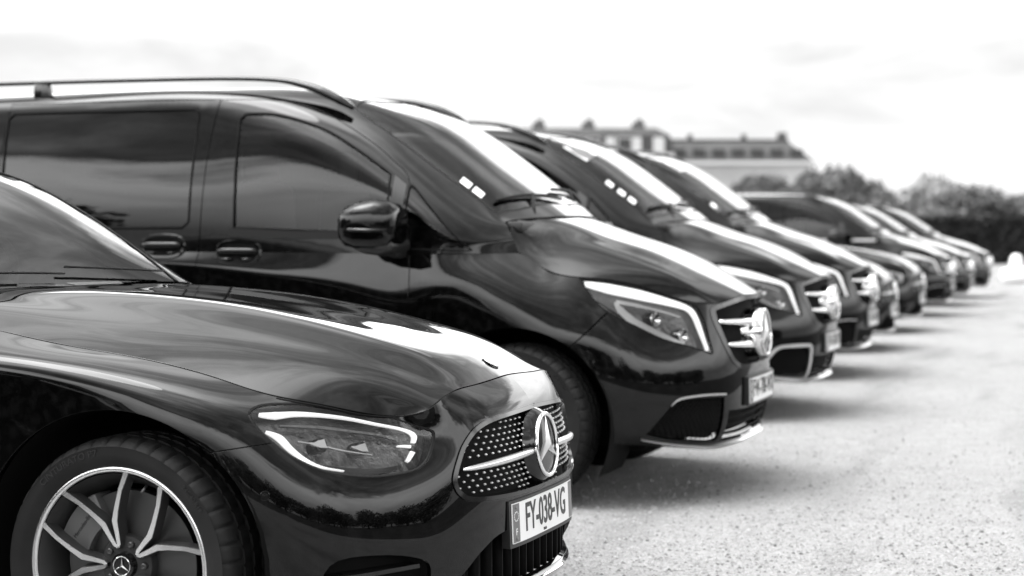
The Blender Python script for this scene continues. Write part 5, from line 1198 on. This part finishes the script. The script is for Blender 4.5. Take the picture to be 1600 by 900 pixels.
def low_hedge():
    rg = np.random.default_rng(9); V = []; F = []
    for i in range(16000):
        t = rg.uniform(.226, .345); D = rg.uniform(61, 63.2); side_ = rg.random() < .45
        if side_: D = 61 + abs(rg.normal()) * .12; z = rg.uniform(0, 1.52)
        else: z = 1.5 + rg.normal() * .05
        x, y = on_bearing(t, D); p = np.array((x, y, max(z, 0))); t1 = rg.normal(size=3); t1 /= np.linalg.norm(t1); t2 = np.cross(t1, rg.normal(size=3)); t2 /= np.linalg.norm(t2); s = .20; k = len(V)
        V += [p - t1 * s * .5, p + t2 * s * .35, p + t1 * s * .5, p - t2 * s * .35]; F.append((k, k + 1, k + 2, k + 3))
    a, b = on_bearing(.226, 61.25), on_bearing(.345, 61.25); c, d = on_bearing(.345, 63), on_bearing(.226, 63); k = len(V)
    V += [np.array((*q, 0.0)) for q in (a, b, c, d)] + [np.array((*q, 1.46)) for q in (a, b, c, d)]; F += [(k, k + 1, k + 5, k + 4), (k + 1, k + 2, k + 6, k + 5), (k + 2, k + 3, k + 7, k + 6), (k + 3, k, k + 4, k + 7), (k + 4, k + 5, k + 6, k + 7)]
    tag(link('low_hedge', mesh('low_hedge', V, F, smooth=False), None, leaf_material(.012, .04)), label='low flat-topped dark hedge at the right edge beyond the last vans', cat='hedge')
low_hedge()
# trees round the yard outside the picture (they show as dark jagged shapes in the paint)
rt = random.Random(4)
for k in range(30):
    a = R(-178 + 6.6 * k + rt.uniform(-2, 2)); D = 31 + rt.uniform(-5, 6); x, y = 1.6 + D * math.cos(a), -4.9 + D * math.sin(a); sc0 = rt.uniform(.75, 1.35) * (1.1 if a < R(-142) else .40 if a < R(-84) else .9)
    tree(2 if k % 3 else 0, x, y, sc0 * 1.2, 'dark tree bordering the yard, mirrored in the car paint', 'leaf', 'trees bordering the yard, seen as reflections', rz=k * 1.3, sz=sc0)
# ---------------------------------------------------------------- building
M['slate'] = mat('slate_roof', .045, .8, var=(.8, .035, .06)); M['slated'] = mat('dark_slate', .04, .8, var=(.8, .03, .05)); M['render'] = mat('pale_render', .40, .9, var=(.25, .33, .46)); M['pane'] = mat('window_pane', .035, .25); M['stone'] = mat('stone_band', .5, .9); M['frame'] = mat('window_frame', .5, .6); M['brickd'] = mat('chimney_brick', .09, .9, var=(6, .06, .12))
def building():
    D = 180.0; ox, oy = on_bearing((1046 - 800) / 2800, D); root = link('mansion_building', None, None, None, (ox, oy, 0), (0, 0, R(19.763)))
    P = D / 2800.0; X = lambda px: (px - 1046) * P; Z = lambda py: 1.207 + (357 - py) * P
    def pt(nm, V, F, m, par=root): return link(nm, mesh(nm, V, F, smooth=False), par, M[m])
    # wing: wall, hipped roof with dormer windows
    x0, x1 = X(1040), X(1266); ze = Z(252); zr = Z(218); dep = 11.0
    pt('wall', *box(((x0 + x1) / 2, dep / 2, ze / 2), (x1 - x0, dep, ze)), 'render')
    xr = X(1240); V = [(x0, -.4, ze), (x1 + .3, -.4, ze), (x1 + .3, dep + .4, ze), (x0, dep + .4, ze), (x0, dep * .35, zr), (xr, dep * .35, zr), (xr, dep * .65, zr), (x0, dep * .65, zr)]
    rf = pt('roof', V, [(0, 1, 5, 4), (1, 2, 6, 5), (2, 3, 7, 6), (4, 5, 6, 7), (3, 0, 4, 7), (3, 2, 1, 0)], 'slate')
    pt('cornice', *box(((x0 + x1) / 2, -.25, ze - .15), (x1 - x0 + .4, .5, .35)), 'stone')
    pt('ridge', *box(((x0 + xr) / 2, dep * .5, zr + .1), (xr - x0, dep * .32, .25)), 'slated')
    for px in (1084, 1170): pt('vent', *box((X(px), dep * .4, zr + .35), (.5, .5, .8)), 'brickd')
    c = pt('chimney', *box((X(1232), dep * .45, zr + .4), (.9, .9, 1.1)), 'brickd')
    for k in range(7):
        px = 1062 + k * 30.5; zc_ = (Z(233) + Z(246)) / 2; yy = -.4 + (dep * .35 + .4) * (zc_ - ze) / (zr - ze) - .7
        d = pt('dormer', *box((X(px), yy + .55, zc_), (1.25, 1.3, .95)), 'slated'); pt('pane', *box((X(px), yy - .12, zc_ - .02), (.95, .06, .72)), 'pane', d)
    # main block, taller, with mansard roof, tall windows and chimneys
    a0, a1 = X(760), X(1046); zt = Z(200); zm = Z(212)
    pt('wall', *box(((a0 + a1) / 2, 5.0, Z(242) / 2), (a1 - a0, 13, Z(242))), 'render')
    V = []; 
    for z, ins in ((Z(242), 0), (zm, .35), (zt, 1.6)):
        V += [(a0 + ins, -1.6 + ins, z), (a1 + .25 - ins, -1.6 + ins, z), (a1 + .25 - ins, 11.6 - ins, z), (a0 + ins, 11.6 - ins, z)]
    F = [(q * 4 + i, q * 4 + (i + 1) % 4, (q + 1) * 4 + (i + 1) % 4, (q + 1) * 4 + i) for q in range(2) for i in range(4)] + [(8, 9, 10, 11)]
    pt('roof', V, F, 'slated'); pt('cornice', *box(((a0 + a1) / 2, -1.7, Z(243)), (a1 - a0 + .6, .6, .4)), 'stone')
    for px, wdt, m in ((952, .9, 'frame'), (974, 1.5, 'pane'), (992, 1.0, 'frame'), (1027, 1.1, 'frame'), (925, 1.4, 'pane'), (905, .9, 'frame'), (880, 1.4, 'pane')):
        w = pt('window', *box((X(px), -1.55, Z(227)), (wdt, .35, 1.5)), 'frame')
        if m == 'pane': pt('pane', *box((X(px), -1.76, Z(227)), (wdt - .25, .06, 1.25)), 'pane', w)
    for px in (842, 920, 999):
        c = pt('chimney', *box((X(px), 2.0, Z(198)), (1.3, 1.0, 1.0)), 'brickd'); pt('chimney_pot', *box((X(px) + .1, 2.0, Z(189)), (.6, .5, .6)), 'brickd', c)
    tag(root, 'long pale building with slate mansard roof, dormers and chimneys behind the vans', 'building')
building()
def bollard():
    x, y = on_bearing((1588 - 800) / 2800, 40.0); o = link('planter', None, None, None, (x, y, 0)); m = mat('white_concrete', .75, .8, bump=(30, .3, .01))
    link('tub', mesh('tub', *[q for q in lathe_z([(.20, 0), (.31, .02), (.34, .10), (.33, .26), (.30, .30), (.16, .34)])]), o, m); link('post', mesh('post', *lathe_z([(.15, .33), (.15, .46), (.13, .56), (.08, .63), (.0, .65)])), o, m)
    tag(o, 'white concrete bollard with a wide foot at the right edge', 'bollard')
def lathe_z(prof, n=28):
    V, F = lathe(prof, n); return [(x, z, y) for x, y, z in V], F
bollard()
